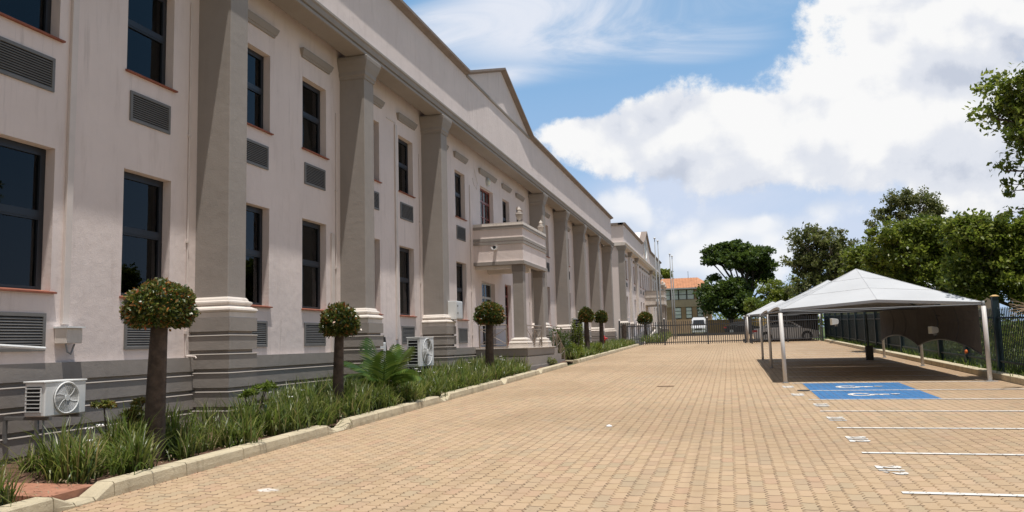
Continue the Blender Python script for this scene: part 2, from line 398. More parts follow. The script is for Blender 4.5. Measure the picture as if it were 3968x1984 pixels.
def rawmesh(name, V, Q, m, parent=None, smooth=False):
    """numpy quads"""
    me = bpy.data.meshes.new(name); me.vertices.add(len(V)); me.vertices.foreach_set('co', np.asarray(V, dtype=np.float32).ravel())
    Q = np.asarray(Q, dtype=np.int32); me.loops.add(Q.size); me.loops.foreach_set('vertex_index', Q.ravel())
    me.polygons.add(len(Q)); me.polygons.foreach_set('loop_start', np.arange(0, Q.size, Q.shape[1], dtype=np.int32))
    me.update(calc_edges=True); me.validate()
    me.materials.append(MATS[m])
    if smooth: me.polygons.foreach_set('use_smooth', [True]*len(me.polygons))
    o = bpy.data.objects.new(name, me); COL.objects.link(o)
    if parent: o.parent = parent; o.matrix_parent_inverse = Matrix.Translation(parent.location).inverted() if parent.type == 'EMPTY' else Matrix.Identity(4)
    return o

def leaves(C, size, aspect=.5, up=.4, out=None):
    """one folded diamond per centre -> verts, quads(4)"""
    C = np.asarray(C); N = len(C)
    d = RNG.normal(size=(N, 3)); 
    if out is not None: d = d*.7+out*1.1
    d /= np.linalg.norm(d, axis=1, keepdims=True)+1e-9
    nrm = RNG.normal(size=(N, 3)); nrm[:, 2] += up*2.2
    s = np.cross(d, nrm); s /= np.linalg.norm(s, axis=1, keepdims=True)+1e-9
    nn = np.cross(s, d)
    L = (size*RNG.uniform(.6, 1.25, N))[:, None]
    a = C-d*L*.5; b = C+d*L*.5; l = C+s*L*.5*aspect+nn*L*.06; r = C-s*L*.5*aspect+nn*L*.06
    V = np.stack([a, l, b, r], 1).reshape(-1, 3); Q = np.arange(N*4).reshape(N, 4)
    return V, Q

# ------------------------------------------------------------------ ground
S_ = .021
def gz(Y): return -1.6+S_*Y
YE = 150.
def sheet(name, m, x0, x1, y0, y1, dz=0., kind=True):
    mb = MB(); ys = [y0]+([YE] if y0 < YE < y1 else [])+[y1]
    def h(y): return -1.6+S_*min(y, YE)+dz
    for a, b in zip(ys, ys[1:]):
        mb.add([(x0, a, h(a)), (x1, a, h(a)), (x1, b, h(b)), (x0, b, h(b))], [(0, 1, 2, 3)])
    o = mb.build(name, m)
    if kind: struct(o)
    return o
sheet('ground', 'far_ground', -1500, 1500, -200, 3000, -.012)
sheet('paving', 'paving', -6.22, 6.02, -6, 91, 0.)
sheet('lawn', 'grass', -30, 40, 91.5, 150, -.004)
sheet('verge', 'grass', 6.2, 14, -6, 90, -.004)
sheet('street', 'dark_tar', 14, 22, -20, 140, .0)

def slope_box(mb, x0, x1, y0, y1, h0, h1):
    """box sitting on the sloping ground between heights h0..h1 above it"""
    vs = [(x, y, gz(y)+h) for h in (h0, h1) for y in (y0, y1) for x in (x0, x1)]
    return mb.add(vs, [(0, 2, 3, 1), (4, 5, 7, 6), (0, 1, 5, 4), (2, 6, 7, 3), (0, 4, 6, 2), (1, 3, 7, 5)])
bed = MB()
ys = np.arange(2, 57.3, .25); xs = np.linspace(-8.52, -6.4, 12)
NS = len(xs)
V = []; Q = []
for i, y in enumerate(ys):
    for j, x in enumerate(xs):
        inpath = 6.38 < y < 7.2
        V.append((x, y, gz(y)+(.03 if inpath else .10+.035*math.sin(x*5+y*3)+.02*random.random()+.04*(j < 6))))
for i in range(len(ys)-1):
    for j in range(NS-1): Q.append((i*NS+j, i*NS+j+1, (i+1)*NS+j+1, (i+1)*NS+j))
struct(rawmesh('soil', V, Q, 'soil', smooth=True))
# paved crossing through the bed, lower left
pm = MB()
for i in range(9):
    x = -6.42-.235*i
    slope_box(pm, x-.23, x, 6.47, 7.06, .02, .118)
for i in range(8):
    y = 6.0+.0*i
pm2 = pm.build('path', 'path_brick', bevel=.004); struct(pm2)

# kerbs
def kerb(name, segs, x0=-6.40, x1=-6.2):
    mb = MB()
    for a, b, ha, hb in segs:
        vs = []
        for y, h in ((a+.007, ha), (b-.007, hb)):
            z = gz(y); vs += [(x0, y, z-.1), (x1+.012, y, z-.1), (x1+.010, y, z+h*.35), (x1, y, z+h-.018), (x1-.018, y, z+h), (x0, y, z+h)]
        mb.add(vs, [(0, 1, 2, 3, 4, 5), (11, 10, 9, 8, 7, 6)]+[(i, (i+1) % 6+0 if (i+1) % 6 else 0, 6+((i+1) % 6), 6+i) for i in range(6)])
    return struct(mb.build(name, 'kerb'))
H = .15
dips = [(6.42, 6.95), (11.75, 12.35), (16.8, 17.3), (21.75, 22.2), (26.3, 26.7)]
segs = []; y = -3.0
for a, b in dips+[(31.2, 31.2)]:
    L = a-.12-y; n = max(1, round(L/1.04))
    for i in range(n): segs.append((y+L*i/n, y+L*(i+1)/n, H, H))
    if b > a:
        segs += [(a-.12, a+.14, H, .045), (a+.14, b-.14, .045, .045), (b-.14, b+.12, .045, H)]
        y = b+.12
kerb('kerb', segs)
segs = []; y = 33.4
while y < 57: segs.append((y, min(y+1.04, 57.2), H, H)); y += 1.04
kerb('kerb', segs)
mb = MB(); slope_box(mb, -6.95, -6.75, 31.2, 33.5, -.1, .14); slope_box(mb, -6.75, -6.4, 33.35, 33.52, -.1, .14); struct(mb.build('kerb', 'kerb', bevel=.01))
segs = []; y = 8.
while y < 56: segs.append((y, y+1.02, .14, .14)); y += 1.04
def kerbR():
    mb = MB()
    for a, b, _, _ in segs:
        slope_box(mb, 6.03, 6.3, a, b-.01, -.1, .15)
    return struct(mb.build('kerb', 'kerb', bevel=.012))
kerbR()

# painted bays
def rect(name, m, x0, x1, y0, y1, dz):
    t = -.035  # lines run slightly off square
    mb = MB(); n = 6
    for i in range(n):
        a = x0+(x1-x0)*i/n; b = x0+(x1-x0)*(i+1)/n
        P = [(a, y0+t*(a-1.45)), (b, y0+t*(b-1.45)), (b, y1+t*(b-1.45)), (a, y1+t*(a-1.45))]
        mb.add([(x, y, gz(y)+dz) for x, y in P], [(0, 1, 2, 3)])
    return struct(mb.build(name, m))
LY = [1.35, 3.6, 5.83, 8.04, 10.29, 12.55, 14.74, 16.79, 18.85, 21.0]
for y in LY: rect('marking', 'paint_white', 1.42, 5.9, y-.045, y+.045, .008)
yy = 23.2
while yy < 55: rect('marking', 'paint_white', 1.42, 5.6, yy-.04, yy+.04, .008); yy += 2.15
rect('marking', 'paint_blue', 1.65, 3.79, 16.845, 18.80, .004)
rect('marking', 'paint_blue', 1.65, 3.79, 18.90, 20.93, .004)
def symbol(cx, cy):
    """wheelchair user stencil, head towards +X, seen from the lane"""
    mb = MB(); parts = []
    def ring(ox, oy, r, w, a0, a1, n=18, sx=1., sy=1.):
        for i in range(n):
            t0 = a0+(a1-a0)*i/n; t1 = a0+(a1-a0)*(i+1)/n
            parts.append([(ox+sx*(r+q)*math.cos(t), oy+sy*(r+q)*math.sin(t)) for q, t in ((-w, t0), (w, t0), (w, t1), (-w, t1))])
    ring(.20, 0, .215, .058, math.radians(35), math.radians(325), sx=.9, sy=1.15)      # wheel
    parts.append([(.40, -.075), (.74, -.075), (.74, .075), (.40, .075)])                 # torso
    parts.append([(.36, -.22), (.44, -.22), (.44, .04), (.36, .04)])                 # thigh
    parts.append([(.16, -.30), (.40, -.22), (.40, -.13), (.16, -.22)])               # shin
    parts.append([(.54, -.18), (.60, -.18), (.60, .03), (.54, .03)])                 # arm
    ring(.85, 0, .045, .045, 0, 2*math.pi, 12)
    for i_, p in enumerate(parts):
        mb.add([(cx+x, cy+y, gz(cy+y)+.008+(.0006*(i_-17) if i_ > 17 else 0)) for x, y in p], [(0, 1, 2, 3)])
    struct(mb.build('marking', 'paint_white'))
symbol(2.31, 17.8); symbol(2.31, 19.72)
def number(txt, cx, cy):
    cu = bpy.data.curves.new('marking', 'FONT'); cu.body = txt; cu.size = .34; cu.space_character = 1.15; cu.offset = .02
    o = bpy.data.objects.new('tmp', cu); COL.objects.link(o)
    dg = bpy.context.evaluated_depsgraph_get(); me = bpy.data.meshes.new_from_object(o.evaluated_get(dg))
    bpy.data.objects.remove(o)
    xs = [v.co.x for v in me.vertices]; w = max(xs)-min(xs); x0 = min(xs)
    for v in me.vertices:
        a, b = (v.co.x-x0)/w*.5, v.co.y*.92
        Y = cy-a; v.co = (cx+b, Y, gz(Y)+.008)
    me.materials.append(MATS['paint_white'])
    o = bpy.data.objects.new('marking', me); COL.objects.link(o); struct(o)
for t, x, y in (('213', 1.43, 9.42), ('212', 1.43, 11.66), ('211', 1.44, 13.9), ('210', 1.44, 16.0), ('209', 1.2, 18.15), ('208', 1.15, 20.2)):
    number(t, x, y)

# ------------------------------------------------------------------ the main office building
XW, XP = -8.6, -7.97
def wall_with_holes(name, m, x, y0, y1, z0, z1, holes, depth, parent):
    """vertical wall facing +X with rectangular openings and their reveals"""
    ys = sorted(set([y0, y1]+[h[0] for h in holes]+[h[1] for h in holes]))
    zs = sorted(set([z0, z1]+[h[2] for h in holes]+[h[3] for h in holes]))
    mb = MB()
    for a, b in zip(ys, ys[1:]):
        for c, d in zip(zs, zs[1:]):
            ym, zm = (a+b)/2, (c+d)/2
            if any(h[0] < ym < h[1] and h[2] < zm < h[3] for h in holes): continue
            mb.add([(x, a, c), (x, b, c), (x, b, d), (x, a, d)], [(0, 1, 2, 3)])
            mb.add([(x-depth, a, c), (x-depth, b, c), (x-depth, b, d), (x-depth, a, d)], [(3, 2, 1, 0)])
    for a, b, c, d in holes:
        P = [(a, c), (b, c), (b, d), (a, d)]
        for i in range(4):
            p, q = P[i], P[(i+1) % 4]
            mb.add([(x, *p), (x, *q), (x-depth, *q), (x-depth, *p)], [(0, 1, 2, 3)])
    me = bpy.data.meshes.new(name); me.from_pydata(mb.v, [], mb.f); me.materials.append(MATS[m])
    o = bpy.data.objects.new(name, me); COL.objects.link(o); o.parent = parent; o.matrix_parent_inverse = Matrix.Translation(parent.location).inverted()
    return o

def make_window(x, y, z0, z1, w, parent, sillz=True, fm='frame'):
    xf = x-.15
    h = z1-z0; zt = z0+h*.53
    mb = MB(); t = .05
    mb.box(xf-.05, xf, y, y+w, z1-.075, z1-.002).box(xf-.05, xf, y, y+w, z0+.002, z0+.05)
    mb.box(xf-.05, xf, y+.002, y+t, z0+.05, z1-.075).box(xf-.05, xf, y+w-t*1.3, y+w-.002, z0+.05, z1-.075)
    mb.box(xf-.045, xf+.015, y+t, y+w-t*1.3, zt-.035, zt+.035)
    # opening light sub-frames
    for a, b in ((z0+.05, zt-.035), (zt+.035, z1-.075)):
        mb.box(xf-.04, xf+.008, y+t, y+t+.03, a, b).box(xf-.04, xf+.008, y+w-t*1.3-.03, y+w-t*1.3, a, b)
        mb.box(xf-.04, xf+.006, y+t+.03, y+w-t*1.3-.03, a, a+.028).box(xf-.04, xf+.006, y+t+.03, y+w-t*1.3-.03, b-.028, b)
    fr = mb.build('window', fm, parent)
    MB().box(xf-.03, xf-.022, y+t+.02, y+w-t, z0+.06, z1-.08).build('pane', 'glass', fr)
    if sillz: MB().prism([(x-.1, z0+.012), (x-.1, z0+.032), (x+.055, z0+.002), (x+.055, z0-.02), (x+.004, z0-.02), (x+.004, z0+.001)], 'y', y-.03, y+w+.06).build('sill', 'terracotta', fr)
    cu = MB(); ya = y+w*.66
    n = 9; pts = [(x-.40+.018*(i % 2), ya+(y+w+.12-ya)*i/n) for i in range(n+1)]
    for p, q in zip(pts, pts[1:]): cu.add([(p[0], p[1], z0-.05), (q[0], q[1], z0-.05), (q[0], q[1], z1+.05), (p[0], p[1], z1+.05)], [(0, 1, 2, 3)])
    cu.build('curtain', 'curtain', fr)
    return fr
def make_vent(x, y, z0, z1, w, parent):
    mb = MB(); t = .045
    mb.box(x+.001, x+.025, y, y+w, z1-t, z1).box(x+.001, x+.025, y, y+w, z0, z0+t).box(x+.001, x+.025, y, y+t, z0+t, z1-t).box(x+.001, x+.025, y+w-t, y+w, z0+t, z1-t)
    n = max(6, int((z1-z0-2*t)/.034)); hh = (z1-z0-2*t)/n
    for i in range(n):
        a = z0+t+hh*i
        mb.add([(x+.022, y+t, a), (x+.022, y+w-t, a), (x+.003, y+w-t, a+hh*.62), (x+.003, y+t, a+hh*.62)], [(0, 1, 2, 3)])
        mb.add([(x+.022, y+t, a), (x+.022, y+w-t, a), (x+.019, y+w-t, a-.006), (x+.019, y+t, a-.006)], [(3, 2, 1, 0)])
    v = mb.build('vent', 'louvre', parent)
    MB().box(x-.002, x+.002, y+t*.5, y+w-t*.5, z0+t*.5, z1-t*.5).build('backing', 'dark_gap', v)
    return v
def make_hood(x, y0, y1, z0, z1, parent):
    rings = [[(x, y0+i, z0+(z1-z0)*k), (x+o, y0+i, z0+(z1-z0)*k), (x+o, y1-i, z0+(z1-z0)*k), (x, y1-i, z0+(z1-z0)*k)] for k, o, i in ((0, .035, .07), (.25, .045, .06), (.27, .06, .045), (.8, .095, .01), (1, .10, 0))]
    return MB().loft(rings).build('hood_moulding', 'taupe', parent)

def groove_prof(top, bot, x=0., first=None):
    """profile of rusticated courses from top to bottom (z, offset)"""
    p = []; z = top
    while z > bot:
        zz = max(z-.225, bot)
        p += [(z, x), (zz, x)]
        if zz > bot: p += [(zz-.002, x-.055), (zz-.058, x-.055), (zz-.059, x+.0), (zz-.072, x+.013), (zz-.078, x+.001)]; z = zz-.079
        else: break
    return p
def make_pillar(y, parent, zc=6.82, xw=XW, xp=XP, w=.51, dz=0., zbot=-1.75, flip=False):
    sh = MB().stack(xw-.02, xp, y, y+w, [(.86+dz, 0), (6.34+dz, 0)]).build('pillar', 'taupe', parent, bevel=.006)
    cap = [(6.30, .02), (6.36, .025), (6.38, .045), (6.40, .05), (6.47, .05), (6.50, .06), (6.60, .10), (6.70, .125), (6.72, .135), (6.80, .14), (6.828, .12)]
    MB().stack(xw, xp, y, y+w, [(a+dz, b) for a, b in cap]).build('capital', 'taupe', sh, bevel=.0)
    pr = groove_prof(.555+dz, zbot, .14)
    MB().stack(xw, xp, y, y+w, list(reversed(pr))).build('pedestal', 'taupe', sh)
    bm_ = [(.556, .12), (.64, .12), (.641, .11), (.655, .135), (.68, .15), (.71, .14), (.73, .09), (.76, .05), (.77, .07), (.80, .085), (.825, .08), (.84, .04), (.87, .03), (.90, .005)]
    MB().stack(xw, xp, y, y+w, [(a+dz, b) for a, b in bm_]).build('base_moulding', 'pale_trim', sh)
    return sh

rnd_ = random.Random(3)
B1 = thing('office_building', 'long cream two storey office block with taupe pillars and central balcony', 'building', (-8.6, 4, gz(4)))
YA, YB = 1.5, 58.2
ww = 1.05
win_y = [7.52, 9.84, 12.72, 15.03, 17.9, 20.22, 22.95, 24.97]+[36.45, 38.3, 41.8, 43.7, 47.15, 49.05, 52.5, 54.4]
pil_y = [5.55, 11.53, 16.75, 21.95, 35.4, 40.75, 46.1, 51.5, 57.2]
UP = (4.275, 5.87); LO = (.835, 2.765)
holes = []
for y in [3., 5.0]+win_y: 
    holes += [(y, y+ww, *LO), (y, y+ww, *UP)]
holes += [(27.8, 29.5, 3.0, 5.85), (30.84, 31.88, *UP), (33.05, 34.1, *UP), (27.78, 29.45, -.14, 2.28), (30.87, 31.82, -.14, 2.38), (33.05, 34.1, *LO)]
wall_with_holes('wall', 'wall', XW, YA, YB, -.09, 7.2, holes, .2, B1)
# end walls, back, floors: a real shell so that the rooms are dark
sh = MB().box(-13.2, -8.8, YA, YA+.2, -1.7, 7.2).box(-13.2, -8.62, YB-.2, YB, -1.7, 7.2).box(-13.2, -13., YA+.2, YB-.2, -1.7, 7.2)
sh.build('end_wall', 'wall', B1)
MB().box(-13., -8.805, YA+.2, YB-.2, 2.95, 3.3).box(-13., -8.805, YA+.2, YB-.2, -.35, -.15).box(-9.9, -9.8, YA+.2, YB-.2, -.1, 2.94).box(-9.9, -9.8, YA+.2, YB-.2, 3.31, 7.1).build('floor_slab', 'room', B1)
MB().box(-13.2, -8.42, YA, YB, 7.2, 7.35).build('roof', 'taupe_dark', B1)
# rusticated plinth
pts = list(reversed(groove_prof(-.085, -1.75, 0.)))
def plinth(y0, y1, x=-8.5):
    mb = MB(); rings = []
    for yv in (y0, y1): rings.append([(x+o, yv, z) for z, o in pts]+[(-8.62, yv, pts[-1][0]), (-8.62, yv, pts[0][0])])
    return mb.loft(rings)
plinth(YA, YB).build('plinth', 'taupe', B1)
# windows, vents, hoods: one of each, then copies
w0 = make_window(XW, 0, *LO, ww, B1); w0.location.y = 7.52
u0 = make_window(XW, 0, *UP, ww, B1); u0.location.y = 7.52
v0 = make_vent(XW, 0, .065, .555, .9, B1); v0.location.y = 7.60
t0 = make_vent(XW, 0, 3.52, 3.985, .9, B1); t0.location.y = 7.60
h0 = make_hood(XW, 0, 1.36, 6.28, 6.46, B1); h0.location.y = 7.40
for y in [3., 5.0]+win_y[1:]:
    for src in (w0, u0, v0, t0, h0):
        c = copy_tree(src, B1, (0, y-7.52, 0))
        for ch in c.children:
            if ch.name.startswith('curtain'): ch.location.y -= rnd_.choice([0, 0, .05, .12, .3, .55])
for y in (30.84, 33.05):
    for src in (u0, h0): copy_tree(src, B1, (0, y-7.52, 0))
copy_tree(w0, B1, (0, 33.05-7.52, 0)); copy_tree(v0, B1, (0, 33.05-7.52, 0))
make_hood(XW, 27.62, 29.83, 6.28, 6.46, B1)
for i, y in enumerate(pil_y): make_pillar(y, B1)
# entablature
mb = MB()
prof = [(-8.38, 6.83), (-7.90, 6.83), (-7.88, 6.84), (-7.88, 6.90), (-7.915, 6.905), (-7.915, 6.94), (-7.87, 6.95), (-7.86, 7.06), (-7.83, 7.09), (-7.83, 7.14), (-7.99, 7.17), (-8.38, 7.17)]
mb.prism(prof, 'y', YA, YB+.3).build('cornice', 'taupe', B1)
# parapet with raised pediment
par = [(YA, 7.15), (YB, 7.15), (YB, 8.97), (33.45, 8.97), (28.95, 10.55), (24.5, 8.97), (YA, 8.97)]
mb = MB(); mb.prism(par, 'x', -8.3, -8.0); mb.build('parapet', 'wall', B1)
cp = [(0, -.07), (.05, -.05), (.10, -.02), (.19, .0), (.19, .075), (-.42, .075), (-.42, 0)]
def coping(y0, z0, y1, z1, e=0.0):
    mb = MB(); rings = []
    for y, z in ((y0, z0), (y1, z1)): rings.append([(-8.0+a, y, z+b) for a, b in cp])
    return mb.loft(rings)
coping(YA, 8.97, 24.5, 8.97).build('coping', 'coping', B1)
coping(24.5, 8.97, 28.95, 10.55).build('coping', 'coping', B1)
coping(28.95, 10.55, 33.45, 8.97).build('coping', 'coping', B1)
coping(33.45, 8.97, YB+.15, 8.97).build('coping', 'coping', B1)
MB().prism([(-7.998, 8.86), (-7.95, 8.88), (-7.95, 8.95), (-7.998, 8.97)], 'y', 24.6, 33.3).build('string_course', 'taupe', B1)
# wooden balcony door above, double door and red door below
def door(y0, y1, z0, z1, fm, glazed, rows=3, cols=2, toplight=.5, name='door'):
    x = XW-.15; mb = MB(); t = .06
    mb.box(x-.05, x, y0, y1, z1-t, z1-.002).box(x-.05, x, y0+.002, y0+t, z0, z1-t).box(x-.05, x, y1-t, y1-.002, z0, z1-t)
    zt = z1-toplight; mb.box(x-.05, x+.004, y0+t, y1-t, zt-.04, zt+.04)
    for i in range(1, cols*2):
        yy_ = y0+(y1-y0)*i/(cols*2); mb.box(x-.04, x-.004, yy_-.014, yy_+.014, zt+.04, z1-t)
        wd = .05 if i == cols else .014
        mb.box(x-.04, x-.002*(i % 2)-.004, yy_-wd, yy_+wd, z0, zt-.04)
    for j in range(1, rows):
        zz = z0+(zt-z0)*j/rows; mb.box(x-.038, x-.008, y0+t, y1-t, zz-.02, zz+.02)
    mb.box(x-.039, x-.006, y0+t, y1-t, z0, z0+.12)
    d = mb.build(name, fm, B1)
    MB().box(x-.03, x-.024, y0+.02, y1-.02, z0+.02, z1-.02).build('pane', 'glass' if glazed else fm, d)
    return d
door(27.8, 29.5, 3.0, 5.85, 'redwood', True, 4, 2)
door(27.78, 29.45, -.14, 2.28, 'white_frame', True, 2, 1, .55)
d = door(30.87, 31.82, -.14, 2.38, 'redwood', True, 5, 1, .45)

# balcony box on two columns
BX0, BX1, BY0, BY1 = XW, -6.80, 26.88, 30.5
bal = MB()
outer = [(2.88, 0), (3.475, 0)]
def ring_wall(mb, z0, z1, o, t=.22):
    # three-sided parapet ring
    mb.box(BX0, BX1+o, BY0-o, BY0+t, z0, z1); mb.box(BX0, BX1+o, BY1-t, BY1+o, z0, z1); mb.box(BX1-t, BX1+o, BY0+t, BY1-t, z0, z1)
ring_wall(bal, 2.86, 4.06, 0); 
balo = bal.build('balcony_parapet', 'wall', B1)
b2_ = MB(); ring_wall(b2_, 2.755, 2.87, .05); ring_wall(b2_, 3.48, 3.565, .035); ring_wall(b2_, 3.60, 3.70, .035); ring_wall(b2_, 4.03, 4.13, .04); b2_.build('balcony_band', 'taupe', B1)
b3_ = MB(); ring_wall(b3_, 4.132, 4.16, .05); ring_wall(b3_, 4.16, 4.24, .03, .25); ring_wall(b3_, 3.702, 3.722, .03); ring_wall(b3_, 2.872, 2.888, .04); b3_.build('balcony_coping', 'pale_trim', B1)
MB().box(BX0, BX1-.22, BY0+.22, BY1-.22, 2.90, 3.02).build('balcony_floor', 'pale_trim', B1)
MB().box(BX0, -7.0, 28.5, 28.8, 2.60, 2.895).build('beam', 'pale_trim', B1); MB().box(BX0, -7.22, 27.0, 27.18, 2.62, 2.75).build('beam', 'pale_trim', B1)
for y in (26.93, 29.98):
    c = MB().stack(-7.21, -6.84, y, y+.37, [(.2, 0), (2.757, 0)]).build('column', 'taupe', B1, bevel=.006)
    MB().stack(-7.21, -6.84, y, y+.37, [(-.17, .17), (-.02, .17), (-.019, .12), (.02, .16), (.07, .14), (.09, .06), (.12, .1), (.16, .09), (.18, .02), (.205, .005)]).build('base_moulding', 'pale_trim', c)
    MB().stack(-7.21, -6.84, y, y+.37, [(2.50, .0), (2.501, .015), (2.755, .015)]).build('capital', 'taupe_dark', c)
pp = MB(); pp.stack(-8.5, -6.66, 26.6, 30.95, list(reversed([(-.17, 0), (-.42, 0), (-.422, -.05), (-.46, -.05), (-.462, 0), (-.78, 0), (-.782, .03), (-1.7, .03)])))
pp.build('porch_base', 'taupe', B1)
MB().box(-8.5, -6.62, 26.56, 30.99, -.17, -.145).build('porch_floor', 'pale_trim', B1)
def railing(a, b, z0, h, posts=True):
    a = Vector((*a, z0)); b = Vector((*b, z0)); mb = MB(); up = Vector((0, 0, 1))
    n = max(1, round((b-a).length/1.1))
    def T(p, q, r): mb.tube([p, q], r, 6)
    T(a+up*h, b+up*h, .022); T(a+up*(h-.13), b+up*(h-.13), .012); T(a+up*.06, b+up*.06, .02); T(a+up*.16, b+up*.16, .01)
    for i in range(n+1): T(a+(b-a)*i/n, a+(b-a)*i/n+up*h, .025)
    for i in range(n):
        p = a+(b-a)*i/n; q = a+(b-a)*(i+1)/n
        T(p+up*.16, q+up*(h-.13), .012); T(q+up*.16, p+up*(h-.13), .012)
    return mb
railing((-8.4, 26.72), (-7.42, 26.72), -.17, .82).build('railing', 'rail', B1)
railing((-6.9, 27.5), (-6.9, 29.8), -.17, .80).build('railing', 'rail', B1)
sr = MB(); sr.tube([(-6.72, 31.0, .42), (-6.72, 31.7, .42), (-6.72, 33.2, -.32)], .022, 6).tube([(-6.72, 31.0, -.15), (-6.72, 31.7, -.15), (-6.72, 33.2, -.85)], .016, 6)
for yy_, zt_ in ((31.0, .42), (31.7, .42), (32.45, .05), (33.2, -.32)): sr.tube([(-6.72, yy_, -1.0), (-6.72, yy_, zt_)], .022, 6)
for (ya_, za_, zb_), (yb_, zc_, zd_) in zip([(31.0, .40, -.15), (31.7, .40, -.15), (32.45, .03, -.5)], [(31.7, .40, -.15), (32.45, .03, -.5), (33.2, -.34, -.85)]): sr.tube([(-6.72, ya_, zb_), (-6.72, yb_, zc_)], .011, 5).tube([(-6.72, ya_, za_), (-6.72, yb_, zd_)], .011, 5)
sr.build('railing', 'rail', B1)
MB().box(-8.5, -6.7, 30.95, 31.75, -1.3, -.2).box(-8.5, -6.7, 31.75, 32.4, -1.3, -.45).box(-8.5, -6.7, 32.4, 33.1, -1.3, -.7).build('steps', 'taupe', B1)
# bulkhead lamp over the balcony door, small lamp on the balcony side
bl = MB().tube([(-8.6, 28.7, 6.12), (-8.52, 28.7, 6.12)], .16, 20).build('wall_lamp', 'white_frame', B1)
MB().tube([(-8.53, 28.7, 6.12), (-8.47, 28.7, 6.12)], [.12, .09], 18).build('lamp_glass', 'lamp_glass', bl, True)
# trunking and conduits fixed to the wall
def pipe(y, z0, z1, r=.014, x=XW): return MB().tube([(x+r+.004, y, z0), (x+r+.004, y, z1)], r, 8).build('pipe', 'conduit', B1)
for y, a, b in ((11.3, -.06, 5.95), (16.52, -.05, 5.45), (21.72, .3, 5.65), (26.5, -.17, 5.6), (34.9, 0, 5.3)): 
    p = pipe(y, a, b)
    MB().box(XW, XW+.04, y-.03, y+.03, .3, .35).box(XW, XW+.04, y-.03, y+.03, 1.8, 1.84).box(XW, XW+.04, y-.03, y+.03, 3.6, 3.64).build('clip', 'conduit', p)
MB().box(XW, XW+.045, 8.75, 8.86, .42, 7.18).build('trunking', 'conduit', B1, bevel=.004)
MB().box(XW, XW+.04, 16.28, 16.42, -.08, 2.6).build('trunking', 'conduit', B1, bevel=.004)
MB().box(XW, XW+.04, 19.93, 20.06, .2, 6.08).build('trunking', 'conduit', B1, bevel=.004)
MB().tube([(-8.592, 26.9, 5.95), (-8.59, 27.0, 5.75), (-8.585, 27.35, 5.6), (-8.59, 27.5, 5.85), (-8.592, 27.25, 6.1), (-8.594, 27.1, 6.35)], .007, 5).tube([(-8.59, 22.6, 1.35), (-8.592, 22.75, 2.3), (-8.59, 22.9, 2.75), (-8.592, 23.1, 2.8)], .006, 5).build('cable', 'conduit', B1)
MB().tube([(-8.592, 19.4, 6.13), (-8.592, 20.0, 6.14)], .016, 6).build('pipe', 'conduit', B1)
tp = MB().tube([(-8.56, 11.3, -.06), (-8.40, 11.3, -.07), (-8.38, 11.3, -.10)], .014, 8).build('tap', 'conduit', B1)
jb = thing('junction_box', 'beige electrical junction box at foot of wall trunking above the left air conditioner', 'junction box', (-8.55, 8.7, .2))
MB().box(-8.598, -8.40, 8.66, 8.93, .16, .36).build('casing', 'pale_trim', jb, bevel=.006)
MB().box(-8.598, -8.37, 8.64, 8.95, .362, .385).build('cover_lip', 'white_metal', jb)
MB().tube([(-8.48, 6.5, .16), (-8.48, 7.6, .15), (-8.48, 8.4, .10)], .02, 8).build('conduit_run', 'white_metal', jb)
MB().tube([(-8.45, 8.7, .16), (-8.44, 8.72, .05), (-8.46, 8.8, .02), (-8.5, 8.9, .15)], .012, 6).build('cable', 'grey_metal', jb)

# urns
def urn(loc, label, k=.9):
    t = thing('urn', label, 'urn', loc, 'urns on balcony corners')
    x, y, z = loc
    MB().lathe(loc, [(q*k, r*k) for q, r in [(0, .09), (.02, .09), (.03, .05), (.07, .04), (.09, .06), (.13, .085), (.20, .12), (.26, .14), (.30, .145), (.31, .155), (.335, .155), (.345, .12), (.37, .10), (.38, .11), (.40, .105), (.42, .06), (.43, .045)]], 18).build('bowl', 'urn', t, True)
    mb = MB(); mb.lathe((x, y, z+.42*k), [(0, .05*k), (.05*k, .065*k), (.10*k, .05*k), (.15*k, .03*k), (.21*k, .005)], 8)
    for i in range(6):
        a = i*1.05; c, s_ = math.cos(a)*.055*k, math.sin(a)*.055*k
        mb.tube([(x+c*.6, y+s_*.6, z+.44*k), (x+c*1.1, y+s_*1.1, z+.50*k), (x+c*.7, y+s_*.7, z+.58*k)], [.02*k, .022*k, .004], 6)
    mb.build('flame_finial', 'pale_trim', t)
urn((-6.93, 27.0, 4.24), 'stone urn with flame finial on nearer balcony corner of main block')
urn((-6.93, 30.38, 4.24), 'stone urn with flame finial on farther balcony corner of main block')
# security lamp on balcony side
t = thing('security_light', 'white half round security light on the balcony side wall', 'light', (-7.75, 26.8, 3.35))
mb = MB(); n = 12
rings = []
for r in (.115, .085):
    rings.append([(-7.78+r*math.cos(math.pi+math.pi*k/n), 26.74, 3.38+r*math.sin(math.pi+math.pi*k/n)) for k in range(n+1)])
mb.loft([rings[0], [(p[0], 26.62, p[2]) for p in rings[0]], [(p[0], 26.62, p[2]) for p in rings[1]], [(p[0], 26.74, p[2]) for p in rings[1]], rings[0]], cap=False, closed=False)
mb.build('shade', 'white_metal', t)
MB().tube([(-7.78, 26.88, 3.37), (-7.78, 26.66, 3.37)], .05, 10).build('lens', 'dark_gap', t)
MB().box(-7.83, -7.73, 26.80, 26.88, 3.30, 3.42).build('bracket', 'white_metal', t)

